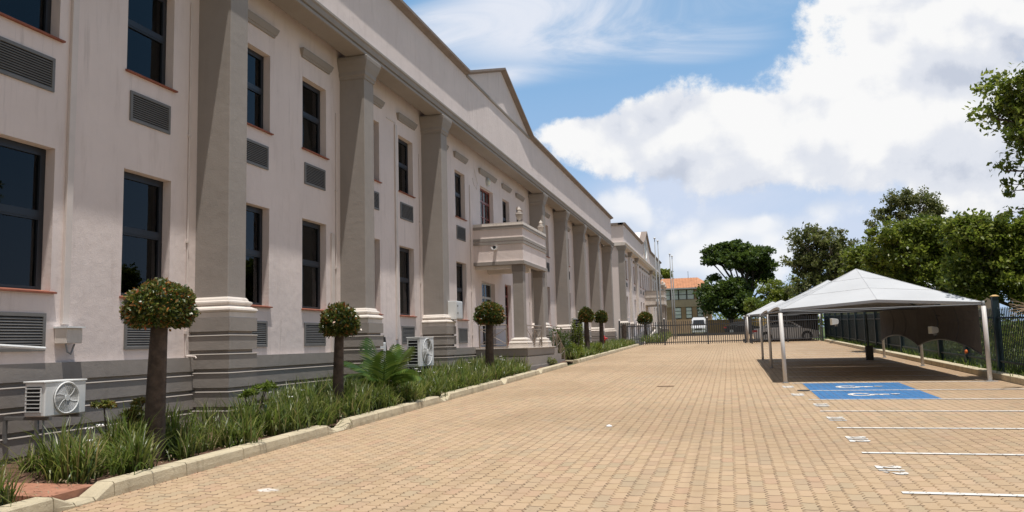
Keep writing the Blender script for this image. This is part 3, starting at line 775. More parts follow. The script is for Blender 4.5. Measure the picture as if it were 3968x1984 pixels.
# ------------------------------------------------------------------ second block beyond the gate
B2 = thing('office_building', 'second cream office block beyond the gate with a round emblem on its gable', 'building', (-8, 63, gz(63)))
X2, P2, D2 = -7.95, -7.62, .66
Y20, Y21 = 62.6, 97.2
wy2 = [65.5, 68.3, 71.2, 73.5, 76.4, 78.7, 84.8, 87.3, 90.1, 92.8]
hol = []
for y in wy2: hol += [(y, y+.95, 5.0, 6.55), (y, y+.95, 1.85, 3.6)]
hol += [(80.7, 81.6, 5.0, 6.55), (82.6, 83.5, 5.0, 6.55)]
wall_with_holes('wall', 'wall_far', X2, Y20, Y21, -.4, 7.4, hol, .2, B2)
MB().box(-12, X2, Y20-.2, Y20, -.5, 7.4).box(-12, X2, Y21, Y21+.2, -.5, 7.4).box(-12.2, -12, Y20, Y21, -.5, 7.4).build('end_wall', 'wall_far', B2)
MB().box(-9.2, -9.1, Y20, Y21, -.4, 7.3).build('partition', 'room', B2)
wB = make_window(X2, 0, 5.0, 6.55, .95, B2); wB.location.y = 65.5
wL = make_window(X2, 0, 1.85, 3.6, .95, B2, False); wL.location.y = 65.5
vB = MB().box(X2, X2+.02, .05, .9, 4.38, 4.73).build('vent', 'louvre', B2); vB.location.y = 65.5
hB = MB().box(X2, X2+.1, -.1, 1.05, 6.88, 7.02).build('hood_moulding', 'taupe', B2); hB.location.y = 65.5
for y in wy2[1:]:
    for s_ in (wB, wL, vB, hB): copy_tree(s_, B2, (0, y-65.5, 0))
for y in (80.7, 82.6):
    for s_ in (wB, hB): copy_tree(s_, B2, (0, y-65.5, 0))
for y, w_ in ((62.35, .5), (67.6, .35), (72.6, .35), (86.6, .35), (96.4, .5)):
    p = MB().box(-8.08 if y == 62.35 else X2, P2 if w_ > .4 else P2-.12, y, y+w_, -.4, 7.2).build('pillar', 'taupe' if w_ > .4 else 'pale_trim', B2, bevel=.01)
    xo = P2 if w_ > .4 else P2-.12
    MB().stack(-8.08 if y == 62.35 else X2, xo, y, y+w_, [(7.0, .02), (7.1, .03), (7.12, .07), (7.3, .13), (7.4, .14)]).build('capital', 'taupe', p)
    MB().stack(-8.08 if y == 62.35 else X2, xo, y, y+w_, [(1.1, .12), (1.3, .12), (1.32, .16), (1.4, .16), (1.42, .08), (1.5, .03)]).build('base_moulding', 'pale_trim', p)
MB().prism([(-12, 7.4), (P2+.1, 7.4), (P2+.12, 7.5), (P2+.2, 7.56), (P2+.2, 7.62), (P2, 7.66), (-12, 7.66)], 'y', Y20-.45, Y21+.4).build('cornice', 'pale_trim', B2)
par2 = [(Y20-.25, 7.64), (Y21, 7.64), (Y21, 9.15), (84.0, 9.15), (83.0, 9.5), (80.2, 10.75), (77.6, 9.5), (76.2, 9.15), (Y20-.25, 9.15)]
MB().prism(par2, 'x', -12, P2+.02).build('parapet', 'wall_far', B2)
def cop2(pts_):
    mb = MB()
    for (a, za_), (b, zb_) in zip(pts_, pts_[1:]):
        rings = [[(P2+.02+q, y, z+r) for q, r in ((0, -.12), (.18, -.02), (.18, .06), (-.4, .06), (-.4, -.1))] for y, z in ((a, za_), (b, zb_))]
        mb.loft(rings)
    return mb
cop2([(Y20-.4, 9.15), (76.2, 9.15), (77.6, 9.5), (80.2, 10.75), (83., 9.5), (84, 9.15), (Y21, 9.15)]).build('coping', 'coping', B2)
MB().box(-12, P2+.02, Y20-.4, Y20-.25, 9.03, 9.21).build('coping', 'coping', B2)
# oval emblem frame in the gable
cl = MB(); n = 28
for r0, r1, xx0, xx1 in ((1.0, .78, P2+.02, P2+.12),):
    A = [(xx1, 79.0+1.15*r0*math.cos(t), 8.85+1.15*r0*math.sin(t)) for t in [2*math.pi*k/n for k in range(n)]]
    Bq = [(xx1, 79.0+1.15*r1*math.cos(t), 8.85+1.15*r1*math.sin(t)) for t in [2*math.pi*k/n for k in range(n)]]
    cl.loft([[(xx0, p[1], p[2]) for p in A], A, Bq, [(xx0, p[1], p[2]) for p in Bq]], cap=False)
em = cl.build('round_frame', 'white_metal', B2)
MB().tube([(P2+.02, 79.0, 8.85), (P2+.06, 79.0, 8.85)], .9, 24).build('round_panel', 'sheet_roof', em)
# porch of the second block
q = MB(); q.box(X2, -6.08, 80.7, 80.9, 3.5, 4.8).box(X2, -6.08, 83.4, 83.6, 3.5, 4.8).box(-6.28, -6.08, 80.9, 83.4, 3.5, 4.8); q.build('balcony_parapet', 'pale_trim', B2)
q = MB(); q.box(X2, -6.02, 80.64, 83.66, 3.4, 3.5).box(X2, -6.04, 80.66, 83.64, 4.1, 4.2).box(X2, -6.02, 80.64, 83.66, 4.8, 4.88); q.build('balcony_band', 'taupe', B2)
for y in (80.75, 83.2): 
    c = MB().stack(-6.45, -6.1, y, y+.35, [(.3, .1), (1.0, .1), (1.01, .14), (1.1, .14), (1.12, 0), (3.4, 0)]).build('column', 'taupe', B2)
urn((-6.2, 80.85, 4.88), 'stone urn on nearer balcony corner of the far block', 1.6); urn((-6.2, 83.4, 4.88), 'stone urn on farther balcony corner of the far block', 1.6)
t = MB(); t.box(-6.9, -6.6, 80.55, 80.7, 3.75, 3.95)
tag(t.build('security_light', 'white_metal', bevel=.02), 'small white light on the far block porch', 'light')
# ramp and bed in front of it
rm = MB(); rm.add([(-7.9, 60, gz(60)), (-6.2, 60, gz(60)), (-6.2, 60, gz(60)+.01), (-7.9, 60, gz(60)+.01), (-7.9, 78, .9), (-6.9, 78, .9), (-6.9, 78, -.2), (-7.9, 78, -.2)], [(3, 2, 5, 4), (2, 1, 6, 5), (4, 5, 6, 7)])
struct(rm.build('path', 'dark_tar'))
rk = MB(); rk.add([(-6.2, 60, gz(60)), (-6.05, 60, gz(60)), (-6.05, 60, gz(60)+.1), (-6.2, 60, gz(60)+.1), (-6.9, 78, .8), (-6.75, 78, .8), (-6.75, 78, 1.0), (-6.9, 78, 1.0)], [(0, 1, 2, 3), (4, 5, 6, 7), (0, 1, 5, 4), (1, 2, 6, 5), (2, 3, 7, 6)])
struct(rk.build('kerb', 'pale_trim'))

# ------------------------------------------------------------------ fittings along the wall
def aircon(loc, w, h, dp, label, brackets=True, grille_n=7, name='air_conditioner'):
    """split-unit condenser: fan grille on the +X face, open coil grille on the -Y side"""
    x, y, z = loc       # x = front face, y = near side, z = bottom
    t = thing(name, label, 'air conditioner', loc)
    mb = MB(); mb.box(x-dp, x, y+.0, y+w, z, z+h)
    MB().box(x-dp, x, y+.012, y+w, z, z+h-.012).build('casing', 'white_metal', t, bevel=.012)
    MB().box(x-dp-.008, x+.008, y-.008, y+w+.008, z+h-.014, z+h+.006).build('lid', 'white_metal', t, bevel=.004)
    # side coil with horizontal fins
    g = MB(); g.box(x-dp+.04, x-.05, y+.005, y+.011, z+.05, z+h-.06); c = g.build('coil', 'dark_gap', t)
    g = MB()
    for i in range(grille_n):
        zz = z+.06+(h-.14)*i/(grille_n-1); g.box(x-dp+.03, x-.045, y-.008, y+.004, zz-.004, zz+.006)
    g.box(x-dp+.03, x-dp+.045, y-.006, y+.004, z+.05, z+h-.07).box(x-.055, x-.04, y-.006, y+.004, z+.05, z+h-.07)
    g.build('side_grille', 'white_metal', t)
    cy, cz, r = y+w*.50, z+h*.5, h*.45
    MB().tube([(x-.002, cy, cz), (x+.006, cy, cz)], r, 28).build('fan_opening', 'dark_gap', t)
    g = MB()
    def circ(rr, w_=.0035, xx=x+.018):
        P = [(xx, cy+rr*math.cos(a), cz+rr*math.sin(a)) for a in [2*math.pi*k/28 for k in range(29)]]
        g.tube(P, w_, 4, False)
    for k in range(1, 12): circ(r*(.18+.82*k/11), .0042 if k < 11 else .010)
    for k in range(6):
        a = k*math.pi/3+.3; P = [(x+.02, cy+r*q*math.cos(a+q*.5), cz+r*q*math.sin(a+q*.5)) for q in (.2, .45, .7, 1.)]
        g.tube(P, .004, 4)
    g.tube([(x+.008, cy, cz), (x+.03, cy, cz)], r*.2, 14)
    g.build('fan_grille', 'white_metal', t)
    f = MB()
    for k in range(3):
        a = k*2.094; P = []
        f.add([(x+.008, cy+r*.15*math.cos(a), cz+r*.15*math.sin(a)), (x+.009, cy+r*.85*math.cos(a-.35), cz+r*.85*math.sin(a-.35)), (x+.012, cy+r*.85*math.cos(a+.5), cz+r*.85*math.sin(a+.5)), (x+.011, cy+r*.2*math.cos(a+.9), cz+r*.2*math.sin(a+.9))], [(0, 1, 2, 3)])
    f.build('fan_blade', 'grey_metal', t)
    if brackets:
        for yy in (y+.08, y+w-.10):
            MB().box(-8.49, x+.01, yy, yy+.035, z-.045, z-.005).box(-8.50, -8.46, yy, yy+.035, z-.32, z-.04).build('bracket', 'louvre', t)
        MB().tube([(x-.1, y+.1, z), (x-.1, y+.1, z-.25), (x-.15, y+.1, z-.45)], .012, 6).build('drain_pipe', 'grey_metal', t)
    return t
aircon((-7.82, 7.76, -.71), .64, .41, .30, 'white wall hung air conditioner with round fan above flax leaves at far left')
a2 = aircon((-7.62, 19.15, -.52), 1.0, .75, .36, 'tall grey white air conditioner standing behind the palm', False, 9)
MB().box(-7.97, -7.63, 19.1625, 19.1645, -.49, .15).build('open_side', 'dark_gap', a2)
for y in (19.25, 20.0): MB().box(-8.45, -7.62, y, y+.05, -.60, -.53).box(-7.9, -7.84, y, y+.05, -1.3, -.60).build('stand', 'grey_metal', a2)
hs = MB().tube([(-8.45, 18.8, .25), (-8.4, 18.82, -.2), (-8.3, 18.9, -.62), (-8.1, 19.05, -.70), (-7.9, 19.2, -.55)], .045, 8)
hs.tube([(-8.47, 18.75, .30), (-8.44, 18.76, -.3)], .05, 8).build('hose', 'rubber', a2)
wb = thing('meter_box', 'small white box on wall plinth behind the palm fronds', 'meter box', (-8.3, 18.3, -.4))
MB().box(-8.5, -8.28, 17.95, 18.55, -.42, .12).build('casing', 'white_metal', wb, bevel=.01)
MB().box(-8.277, -8.265, 17.99, 18.51, -.38, .08).build('door', 'white_metal', wb)
MB().tube([(-8.27, 18.4, -.1), (-8.1, 18.2, -.15), (-8.05, 18.0, -.4)], .012, 6).build('cable', 'rubber', wb)
cb = thing('electrical_cabinet', 'tall pale grey electrical cabinet on a dark post beside third pillar', 'cabinet', (-7.8, 22.3, gz(22.3)))
MB().box(-8.12, -7.72, 22.32, 22.9, .76, 1.30).build('casing', 'white_metal', cb, bevel=.008)
MB().box(-7.718, -7.705, 22.35, 22.87, .79, 1.27).build('door', 'white_metal', cb, bevel=.003)
MB().box(-7.704, -7.69, 22.40, 22.42, .90, .97).box(-7.704, -7.69, 22.40, 22.42, 1.12, 1.18).build('hinge', 'rubber', cb)
MB().box(-7.93, -7.86, 22.42, 22.50, -1.1, .76).build('post', 'dark_metal', cb)
aircon((-7.45, 42.0, -.1), 1.1, 1.35, .55, 'tall louvred air conditioner near the farther pillars', False, 11)
hy = thing('fire_hydrant', 'red fire hydrant in planting bed before the last pillar', 'hydrant', (-7.1, 46.8, gz(46.8)))
hx, hY, hz = -7.1, 46.8, gz(46.8)+.1
MB().lathe((hx, hY, hz), [(0, .10), (.05, .10), (.06, .06), (.55, .06), (.56, .10), (.60, .10), (.66, .07), (.78, .07), (.82, .03), (.86, .03)], 12).build('standpipe', 'hydrant', hy, True)
MB().tube([(hx, hY, hz+.68), (hx+.20, hY, hz+.66)], .05, 8).tube([(hx, hY-.18, hz+.70), (hx, hY, hz+.70)], .04, 8).build('outlet', 'hydrant', hy, True)
for i, (x, y, s_) in enumerate(((-6.9, 38.1, 'white mushroom bollard light among shrubs past the porch'), (-6.75, 16.9, 'small green garden spike light at the kerb dip'))):
    t = thing('garden_light', s_, 'garden light', (x, y, gz(y)))
    z = gz(y)+.08
    if i == 0:
        MB().lathe((x, y, z), [(0, .04), (.38, .04), (.39, .07), (.50, .07)], 12).build('stem', 'grey_metal', t, True)
        MB().lathe((x, y, z+.5), [(0, .15), (.02, .155), (.07, .10), (.09, .02)], 14).build('cap', 'lamp_glass', t, True)
    else:
        MB().lathe((x, y, z), [(0, .012), (.3, .012)], 8).build('stem', 'green_pipe', t)
        MB().lathe((x, y, z+.3), [(0, .03), (.06, .035), (.09, .02)], 8).build('head', 'green_pipe', t)
t = thing('sprinkler_riser', 'thin dark green sprinkler riser near first pillar', 'sprinkler', (-6.85, 10.9, gz(10.9)))
MB().tube([(-6.85, 10.9, gz(10.9)+.05), (-6.85, 10.9, gz(10.9)+.5)], .014, 8).build('riser', 'green_pipe', t)
MB().lathe((-6.85, 10.9, gz(10.9)+.5), [(0, .018), (.03, .02), (.05, .012)], 8).build('nozzle', 'green_pipe', t)
# stump at the gate
zs = gz(56.5)
st = MB().tube([(-7.15, 56.5, zs), (-7.17, 56.5, zs+.6), (-7.12, 56.52, zs+1.2), (-7.10, 56.5, zs+1.55)], [.2, .16, .17, .15], 10).build('tree_stump', 'bark')
tag(st, 'tall cut brown tree stump beside gate end at last pillar', 'stump')

# ------------------------------------------------------------------ topiary
def topiary(x, y, rx, rz, ch, label, tr=.10, lean=0.):
    z0 = gz(y)+.08; cz = z0+ch
    t = thing('topiary_tree', label, 'topiary', (x, y, z0), 'ball topped topiary trees')
    MB().tube([(x-lean*.3, y, z0-.1), (x-lean*.3, y, z0+.1), (x, y, z0+ch*.4), (x+lean*.5, y, z0+ch*.75), (x+lean, y, cz)], [tr*1.12, tr*1.08, tr*.98, tr*.88, tr*.8], 14).build('trunk', 'bark', t, True)
    n = int(6500*max(.35, min(1, rx/.45*(9.5/y)**.5)))
    d = RNG.normal(size=(n, 3)); d /= np.linalg.norm(d, axis=1, keepdims=True)
    d[:, 2] = np.where(d[:, 2] < -.55, -.55+RNG.normal(size=n)*.05, d[:, 2])
    rr = (RNG.uniform(.80, 1.03, n)+RNG.uniform(0, .08, n)*(RNG.random(n) < .12))[:, None]
    rr = rr*(1+.06*np.sin(d[:, :1]*5+y)*np.cos(d[:, 1:2]*6+x)+.04*np.sin(d[:, 2:]*9+d[:, :1]*4))
    C = np.array([x+lean, y, cz])+d*rr*np.array([rx, rx, rz*1.0])
    V, Q = leaves(C, .062*(y/9)**.42, .5, .5, d)
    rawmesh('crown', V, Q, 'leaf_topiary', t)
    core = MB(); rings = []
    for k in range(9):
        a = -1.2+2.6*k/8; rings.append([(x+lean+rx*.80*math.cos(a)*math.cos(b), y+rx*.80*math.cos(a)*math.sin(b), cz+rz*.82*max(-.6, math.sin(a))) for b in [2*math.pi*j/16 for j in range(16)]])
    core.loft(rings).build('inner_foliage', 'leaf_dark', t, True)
topiary(-6.97, 8.62, .42, .36, 1.89, 'large topiary ball with reddish leaf tips nearest the camera', .12, .04)
topiary(-6.95, 13.44, .35, .36, 1.69, 'topiary ball tree left of the palm, second from camera', .10, .03)
topiary(-6.87, 22.8, .44, .40, 1.88, 'topiary ball tree in front of the porch railing', .13, .02)
topiary(-6.83, 39.4, .38, .44, 1.94, 'topiary ball tree past the porch, left of a close pair', .14)
topiary(-6.7, 43.4, .36, .40, 1.87, 'topiary ball tree past the porch, right of a close pair', .13)
topiary(-6.6, 66.0, .60, .60, 1.82, 'wide round clipped shrub beyond the gate', .12)

# ------------------------------------------------------------------ strap leaved planting
def blades(clumps, name, m, parent=None):
    """clumps: (x, y, z, n, length, width, spread)"""
    VV = []; K = 5
    for x, y, z, n, L, w, sp in clumps:
        az = RNG.uniform(0, 2*np.pi, n); ln = L*RNG.uniform(.55, 1.15, n); base = RNG.normal(size=(n, 2))*.055*sp
        lean = np.abs(RNG.normal(size=n))*.42+.10; curve = RNG.uniform(.3, 2.2, n)*lean*1.7+RNG.uniform(0, .5, n)
        wd = w*RNG.uniform(.6, 1.2, n)
        t = np.linspace(0, 1, K)[None, :]
        ang = lean[:, None]*.5+curve[:, None]*t**1.6          # angle from vertical along blade
        dr = np.sin(ang); dz = np.cos(ang)
        r = np.concatenate([np.zeros((n, 1)), np.cumsum((dr[:, 1:]+dr[:, :-1])/2, 1)], 1)*(ln[:, None]/(K-1))
        h = np.concatenate([np.zeros((n, 1)), np.cumsum((dz[:, 1:]+dz[:, :-1])/2, 1)], 1)*(ln[:, None]/(K-1))
        ca, sa = np.cos(az)[:, None], np.sin(az)[:, None]
        cx = x+base[:, :1]+r*ca; cy = y+base[:, 1:]+r*sa; cz = z+h
        tw = RNG.uniform(-.6, .6, n)[:, None]
        px, py = -np.sin(az[:, None]+tw), np.cos(az[:, None]+tw)
        ww_ = wd[:, None]*np.array([.7, 1., .95, .7, .06])[None, :]
        A = np.stack([cx-px*ww_/2, cy-py*ww_/2, cz], -1); B = np.stack([cx+px*ww_/2, cy+py*ww_/2, cz], -1)
        VV.append(np.stack([A, B], 2).reshape(-1, 3))         # n*K*2
    V = np.concatenate(VV); nb = len(V)//(2*K)
    q = np.array([[2*k, 2*k+1, 2*k+3, 2*k+2] for k in range(K-1)])
    Q = (np.arange(nb)[:, None, None]*2*K+q[None]).reshape(-1, 4)
    return rawmesh(name, V, Q, m, parent)
def bedz(x, y): return gz(y)+.08
cl = []
y = 2.6
def rnd(a, b): return random.uniform(a, b)
while y < 26.2:
    far = y > 15
    near_path = 6.2 < y < 7.25
    if not near_path:
        step_x = [-6.62, -6.95, -7.35, -7.8, -8.2]
        for k, x in enumerate(step_x):
            if y < 14 and k >= 3 and random.random() < (.95 if 7.2 < y < 9.3 else .6): continue
            if y < 12 and random.random() < .30: continue
            if y < 6.3 and k > 1: continue
            xx = x+rnd(-.13, .13); yy_ = y+rnd(-.15, .15)
            if 6.2 < yy_ < 7.25: continue
            if math.hypot(xx+7, yy_-8.62) < .22 or math.hypot(xx+7, yy_-13.44) < .2: continue
            L = (.50 if y < 15 else .47)*(.9 if k == 0 else 1.05)+rnd(-.05, .08)
            cl.append((xx, yy_, bedz(xx, yy_), 110 if y < 10 else (105 if y < 17 else 75), L*rnd(1.05, 1.35), (.019 if y < 14 else .024)*rnd(.75, 1.25), 1.2 if y < 9 else 1.8))
    y += .40 if y < 12 else .36
for x, y in ((-6.62, 6.12), (-6.75, 5.85), (-6.95, 6.2), (-7.2, 6.1), (-6.6, 5.6), (-6.95, 5.8), (-7.5, 6.2), (-7.3, 7.45), (-6.9, 7.5), (-6.62, 7.55), (-6.75, 7.85), (-7.1, 7.8), (-7.45, 7.75), (-6.6, 8.0), (-7.7, 7.5), (-6.62, 8.75), (-6.68, 9.2), (-6.9, 9.0), (-7.25, 8.2)): cl.append((x, y, bedz(x, y), 90, .46, .015, 1.1))
grass_a = blades(cl, 'strap_leaf_border', 'leaf_strap'); tag(grass_a, 'dense green strap leaved border plants along the kerb from foreground to porch', 'border plants', kind='stuff')
fl = MB()
for (x, y, h) in [(-7.05, 6.9+.9, .55), (-6.9, 7.5, .42), (-6.8, 5.75, .45), (-7.3, 7.9, .5), (-7.0, 11.9, .5), (-7.2, 12.6, .55), (-6.8, 15.4, .5), (-7., 15.9, .5), (-7.1, 17.8, .55), (-6.9, 18.3, .5), (-7.3, 18.1, .6), (-6.9, 20.2, .5), (-7.2, 21.9, .55), (-6.9, 24.4, .5), (-7.2, 25.2, .5), (-7.1, 24.8, .6), (-6.7, 5.2, .3), (-7.6, 12.2, .55), (-7.4, 16.4, .6)]:
    z = bedz(x, y)+h
    for k in range(6):
        a = k*1.047+x*7; L = .034
        fl.add([(x, y, z), (x+L*math.cos(a-.5), y+L*math.sin(a-.5), z+.012), (x+1.5*L*math.cos(a), y+1.5*L*math.sin(a), z-.004), (x+L*math.cos(a+.5), y+L*math.sin(a+.5), z+.012)], [(0, 1, 2, 3)])
fl.build('flower', 'white_flower', grass_a)
cl = []
y = 34.0
while y < 56.6:
    for x in (-6.6, -6.9, -7.3, -7.7):
        if y < 38.5 and x < -7.2: continue
        if y > 37 or random.random() < .35: cl.append((x+rnd(-.15, .15), y+rnd(-.2, .2), bedz(x, y), 42, .50+rnd(-.05, .1), .03, 1.9))
    y += .42
tag(blades(cl, 'strap_leaf_border', 'leaf_strap'), 'green strap leaved border plants between porch and gate', 'border plants', kind='stuff')
cl = []
for i in range(120):
    y = rnd(61, 90); x = rnd(-6.6+0*y, -4.9-.055*(y-60)); cl.append((x, y, gz(y)+.05, 26, .7, .05, 3.))
tag(blades(cl, 'strap_leaf_border', 'leaf_strap'), 'green planting beyond the gate below the flagpoles', 'border plants', kind='stuff')
# grassy fringe under the right hand fence
cl = []
for i in range(520):
    y = rnd(15, 58); x = rnd(6.32, 7.6); cl.append((x, y, gz(y)+.02, 14, .22+rnd(0, .2), .02, 2.))
tag(blades(cl, 'grass', 'leaf_bright'), 'rough grass along the foot of green fence', 'grass', kind='stuff')

# leaf litter on the bed and in the gutter
def litter():
    n = 2600; y = 3+ (RNG.random(n)**1.3)*24; x = RNG.uniform(-8.2, -6.42, n)
    C = np.stack([x, y, -1.6+S_*y+.155+RNG.uniform(0, .012, n)], 1)
    V, Q = leaves(C, .045, .35, 3.)
    return V, Q
V, Q = litter(); tag(rawmesh('leaf_litter', V, Q, 'dead_twig'), 'dry leaf litter lying on the brown bed soil', 'leaf litter', kind='stuff')
n = 420; y = 4+(RNG.random(n)**1.5)*20; C = np.stack([-6.185+np.abs(RNG.normal(size=n))*.012+.02, y, -1.6+S_*y+.008], 1)
V, Q = leaves(C, .022, .4, 3.); tag(rawmesh('leaf_litter', V, Q, 'terracotta'), 'reddish dry bits collected in the gutter at kerb foot', 'leaf litter', kind='stuff')
# scattered debris on the paving
for i, (x, y, s_, mm, nm, lb) in enumerate([(5.15, 13.9, .06, 'debris', 'leaf', 'curled brown leaf on the paving by a bay line at right'), (1.50, 18.86, .07, 'dark_tar', 'rubble', 'dark flat scrap at the end of the line before blue bays')]):
    mb = MB(); mb.lathe((x, y, gz(y)+.004), [(0, s_*.5), (s_*.3, s_*.8), (s_*.9, s_*.5), (s_*1.2, s_*.1)] if i == 0 else [(0, s_*2), (.015, s_*1.9), (.02, s_*.8)], 7)
    tag(mb.build(nm, mm), lb, nm)
tw = MB().tube([(4.95, 15.35, gz(15.3)+.02), (5.1, 15.25, gz(15.3)+.04), (5.25, 15.1, gz(15)+.02), (5.5, 15.2, gz(15)+.03), (5.8, 15.15, gz(15)+.02)], .014, 5)
tag(tw.build('twig', 'debris'), 'crooked dark twig on the paving at right', 'twig')

c_ = (-1.62, 20.6)
cv = MB().lathe((c_[0], c_[1], gz(c_[1])+.004), [(0, .22), (.006, .22), (.006, .20), (.003, .195), (.003, .0)], 24); tag(cv.build('drain_cover', 'rust_brown'), 'round rusty drain cover set in the paving in mid lane', 'drain cover')
for i, (x, y, s_) in enumerate([(-1.9, 12.7, .05), (.2, 11.8, .025), (1.1, 12.4, .03), (-3.0, 8.9, .02)]):
    mb = MB(); mb.lathe((x, y, gz(y)+.006), [(0, s_), (s_*.3, s_*.8), (s_*.5, s_*.2)], 6)
    if i == 0: tag(mb.build('paper_scrap', 'white_flower'), 'small white paper scrap lying in middle of the paved lane', 'litter')
# small plants
def rosette_plant(x, y, stems, label, m='leaf_red', hs=.5, ls=.09, nl=80, name='succulent_shrub'):
    z = bedz(x, y); t = thing(name, label, 'shrub', (x, y, z))
    sm = MB(); C = []; D = []
    for dx, dy, h in stems:
        sm.tube([(x, y, z-.05), (x+dx*.45, y+dy*.45, z+h*.5), (x+dx, y+dy, z+h)], [.014, .011, .008], 6)
        for _ in range(3):
            o = np.array([rnd(-.08, .08), rnd(-.08, .08), rnd(-.05, .06)])
            n = nl//3; d = RNG.normal(size=(n, 3)); d /= np.linalg.norm(d, axis=1, keepdims=True); d[:, 2] = np.abs(d[:, 2])*.8-.2
            C.append(np.array([x+dx, y+dy, z+h])+o+d*ls*.55); D.append(d)
    sm.build('stem', 'bark', t, True)
    V, Q = leaves(np.concatenate(C), ls, .28, .2, np.concatenate(D)); rawmesh('foliage', V, Q, m, t)
rosette_plant(-7.55, 8.5, [(.02, -.12, .72), (.10, .25, .62), (.16, .42, .70), (.12, .34, .52)], 'small two headed shrub with reddish tufts beside left air conditioner', nl=130, ls=.11)
rosette_plant(-7.25, 11.2, [(.0, -.25, .62), (.0, .0, .66), (.1, .15, .68), (.05, .3, .7)], 'yellowish green tufted shrub in front of first pillar', 'leaf_bright', nl=110, ls=.11)
rosette_plant(-7.6, 12.7, [(.0, .0, .42), (.1, .1, .45)], 'small pale flowering plant below second pillar', 'leaf_olive', nl=60)

def palm(x, y, label):
    z = bedz(x, y)+.05; t = thing('palm', label, 'palm', (x, y, z))
    MB().tube([(x, y, z-.1), (x, y, z+.10), (x, y, z+.26)], [.10, .09, .06], 10).build('trunk', 'bark', t, True)
    fr = [(3.0, .30, 1.30), (3.7, .95, 1.2), (.1, .62, 1.25), (-.5, 1.15, 1.15), (1.2, .35, 1.15), (5.2, .55, 1.1), (3.1, 1.3, 1.15), (-.05, 1.35, 1.1), (2.4, .9, 1.15), (4.6, 1.25, .95)]
    for az, lean, L in fr:
        L *= .9
        V = []; Q = []; K = 14; p = np.array([x, y, z+.22]); pts = [p.copy()]
        for k in range(K):
            a = lean*.55+lean*.95*(k/K)**1.3; p = p+np.array([math.sin(a)*math.cos(az), math.sin(a)*math.sin(az), math.cos(a)])*L/K; pts.append(p.copy())
        side = np.array([-math.sin(az), math.cos(az), 0.]); NL = 17
        for j in range(NL):
            u = .10+.9*j/NL; q = u*K; i0 = min(int(q), K-1); c = pts[i0]+(pts[i0+1]-pts[i0])*(q-i0); tan = pts[i0+1]-pts[i0]; tan /= np.linalg.norm(tan)
            upv = np.cross(side, tan); ll = (.46*math.sin(math.pi*min(1, u*.9+.12))**.6)*(L/1.15)+.05
            for sg in (-1, 1):
                dv = side*sg*.8+tan*.62+upv*(.35 if sg > 0 else .35); dv /= np.linalg.norm(dv)
                e = c+dv*ll+np.array([0, 0, -.05*ll]); w = tan*.028
                mid = c+dv*ll*.55+np.array([0, 0, .01]); o = len(V)
                V += [c-w*.6, c+w*.6, mid+w, mid-w, e, e+w*.1]; Q += [(o, o+1, o+2, o+3), (o+3, o+2, o+5, o+4)]
        f = rawmesh('frond', V, Q, 'leaf_palm', t)
        MB().tube([tuple(q) for q in pts], [.012*(1-.75*k/K) for k in range(K+1)], 5).build('midrib', 'leaf_bright', f, True)
palm(-6.98, 15.5, 'young feather palm in the bed between two topiary trees')

def bush(name, label, x, y, rx, ry, rz, n, size, m, cat='shrub', zb=0., lumps=9, stems=True, group=None):
    z = gz(y)+.05+zb; t = thing(name, label, cat, (x, y, z), group)
    C = []; D = []
    for k in range(lumps):
        a = rnd(0, 6.28); r = rnd(.15, .75)**.7; h = rnd(.3, 1.)
        c = np.array([x+rx*r*math.cos(a), y+ry*r*math.sin(a), z+rz*h]); nn = n//lumps
        d = RNG.normal(size=(nn, 3)); d /= np.linalg.norm(d, axis=1, keepdims=True)
        C.append(c+d*np.array([rx, ry, rz])*RNG.uniform(.15, .42, nn)[:, None]); D.append(d)
    C = np.concatenate(C); D = np.concatenate(D); k = C[:, 2] > z-.02
    V, Q = leaves(C[k], size, .5, .5, D[k]); rawmesh('foliage', V, Q, m, t)
    if stems:
        s = MB()
        for k in range(6):
            a = rnd(0, 6.28); s.tube([(x, y, z-.08), (x+rx*.4*math.cos(a), y+ry*.4*math.sin(a), z+rz*.8)], [.02, .008], 5)
        s.build('stem', 'bark', t)
    return t
bush('shrub', 'round dark green shrub just past the porch steps', -6.85, 36.0, .55, .7, .75, 3000, .09, 'leaf_mid')
bush('shrub', 'low leafy shrub at the corner of porch base', -6.75, 33.9, .35, .45, .5, 1400, .09, 'leaf_olive')
bush('shrub', 'tall upright green shrub below the farther air conditioner', -7.05, 37.9, .35, .35, 1.35, 1900, .09, 'leaf_mid')
bush('shrub', 'dark green flat topped shrub behind the porch rail', -7.4, 35.3, .55, .7, 1.15, 1900, .09, 'leaf_dark')
bush('shrub', 'flowering low shrub between the kerb and close topiary pair', -6.8, 40.6, .5, .9, .5, 1800, .08, 'leaf_mid')
bush('shrub', 'small straggly plant in front of porch corner', -6.62, 29.9, .25, .6, .3, 900, .06, 'leaf_olive')

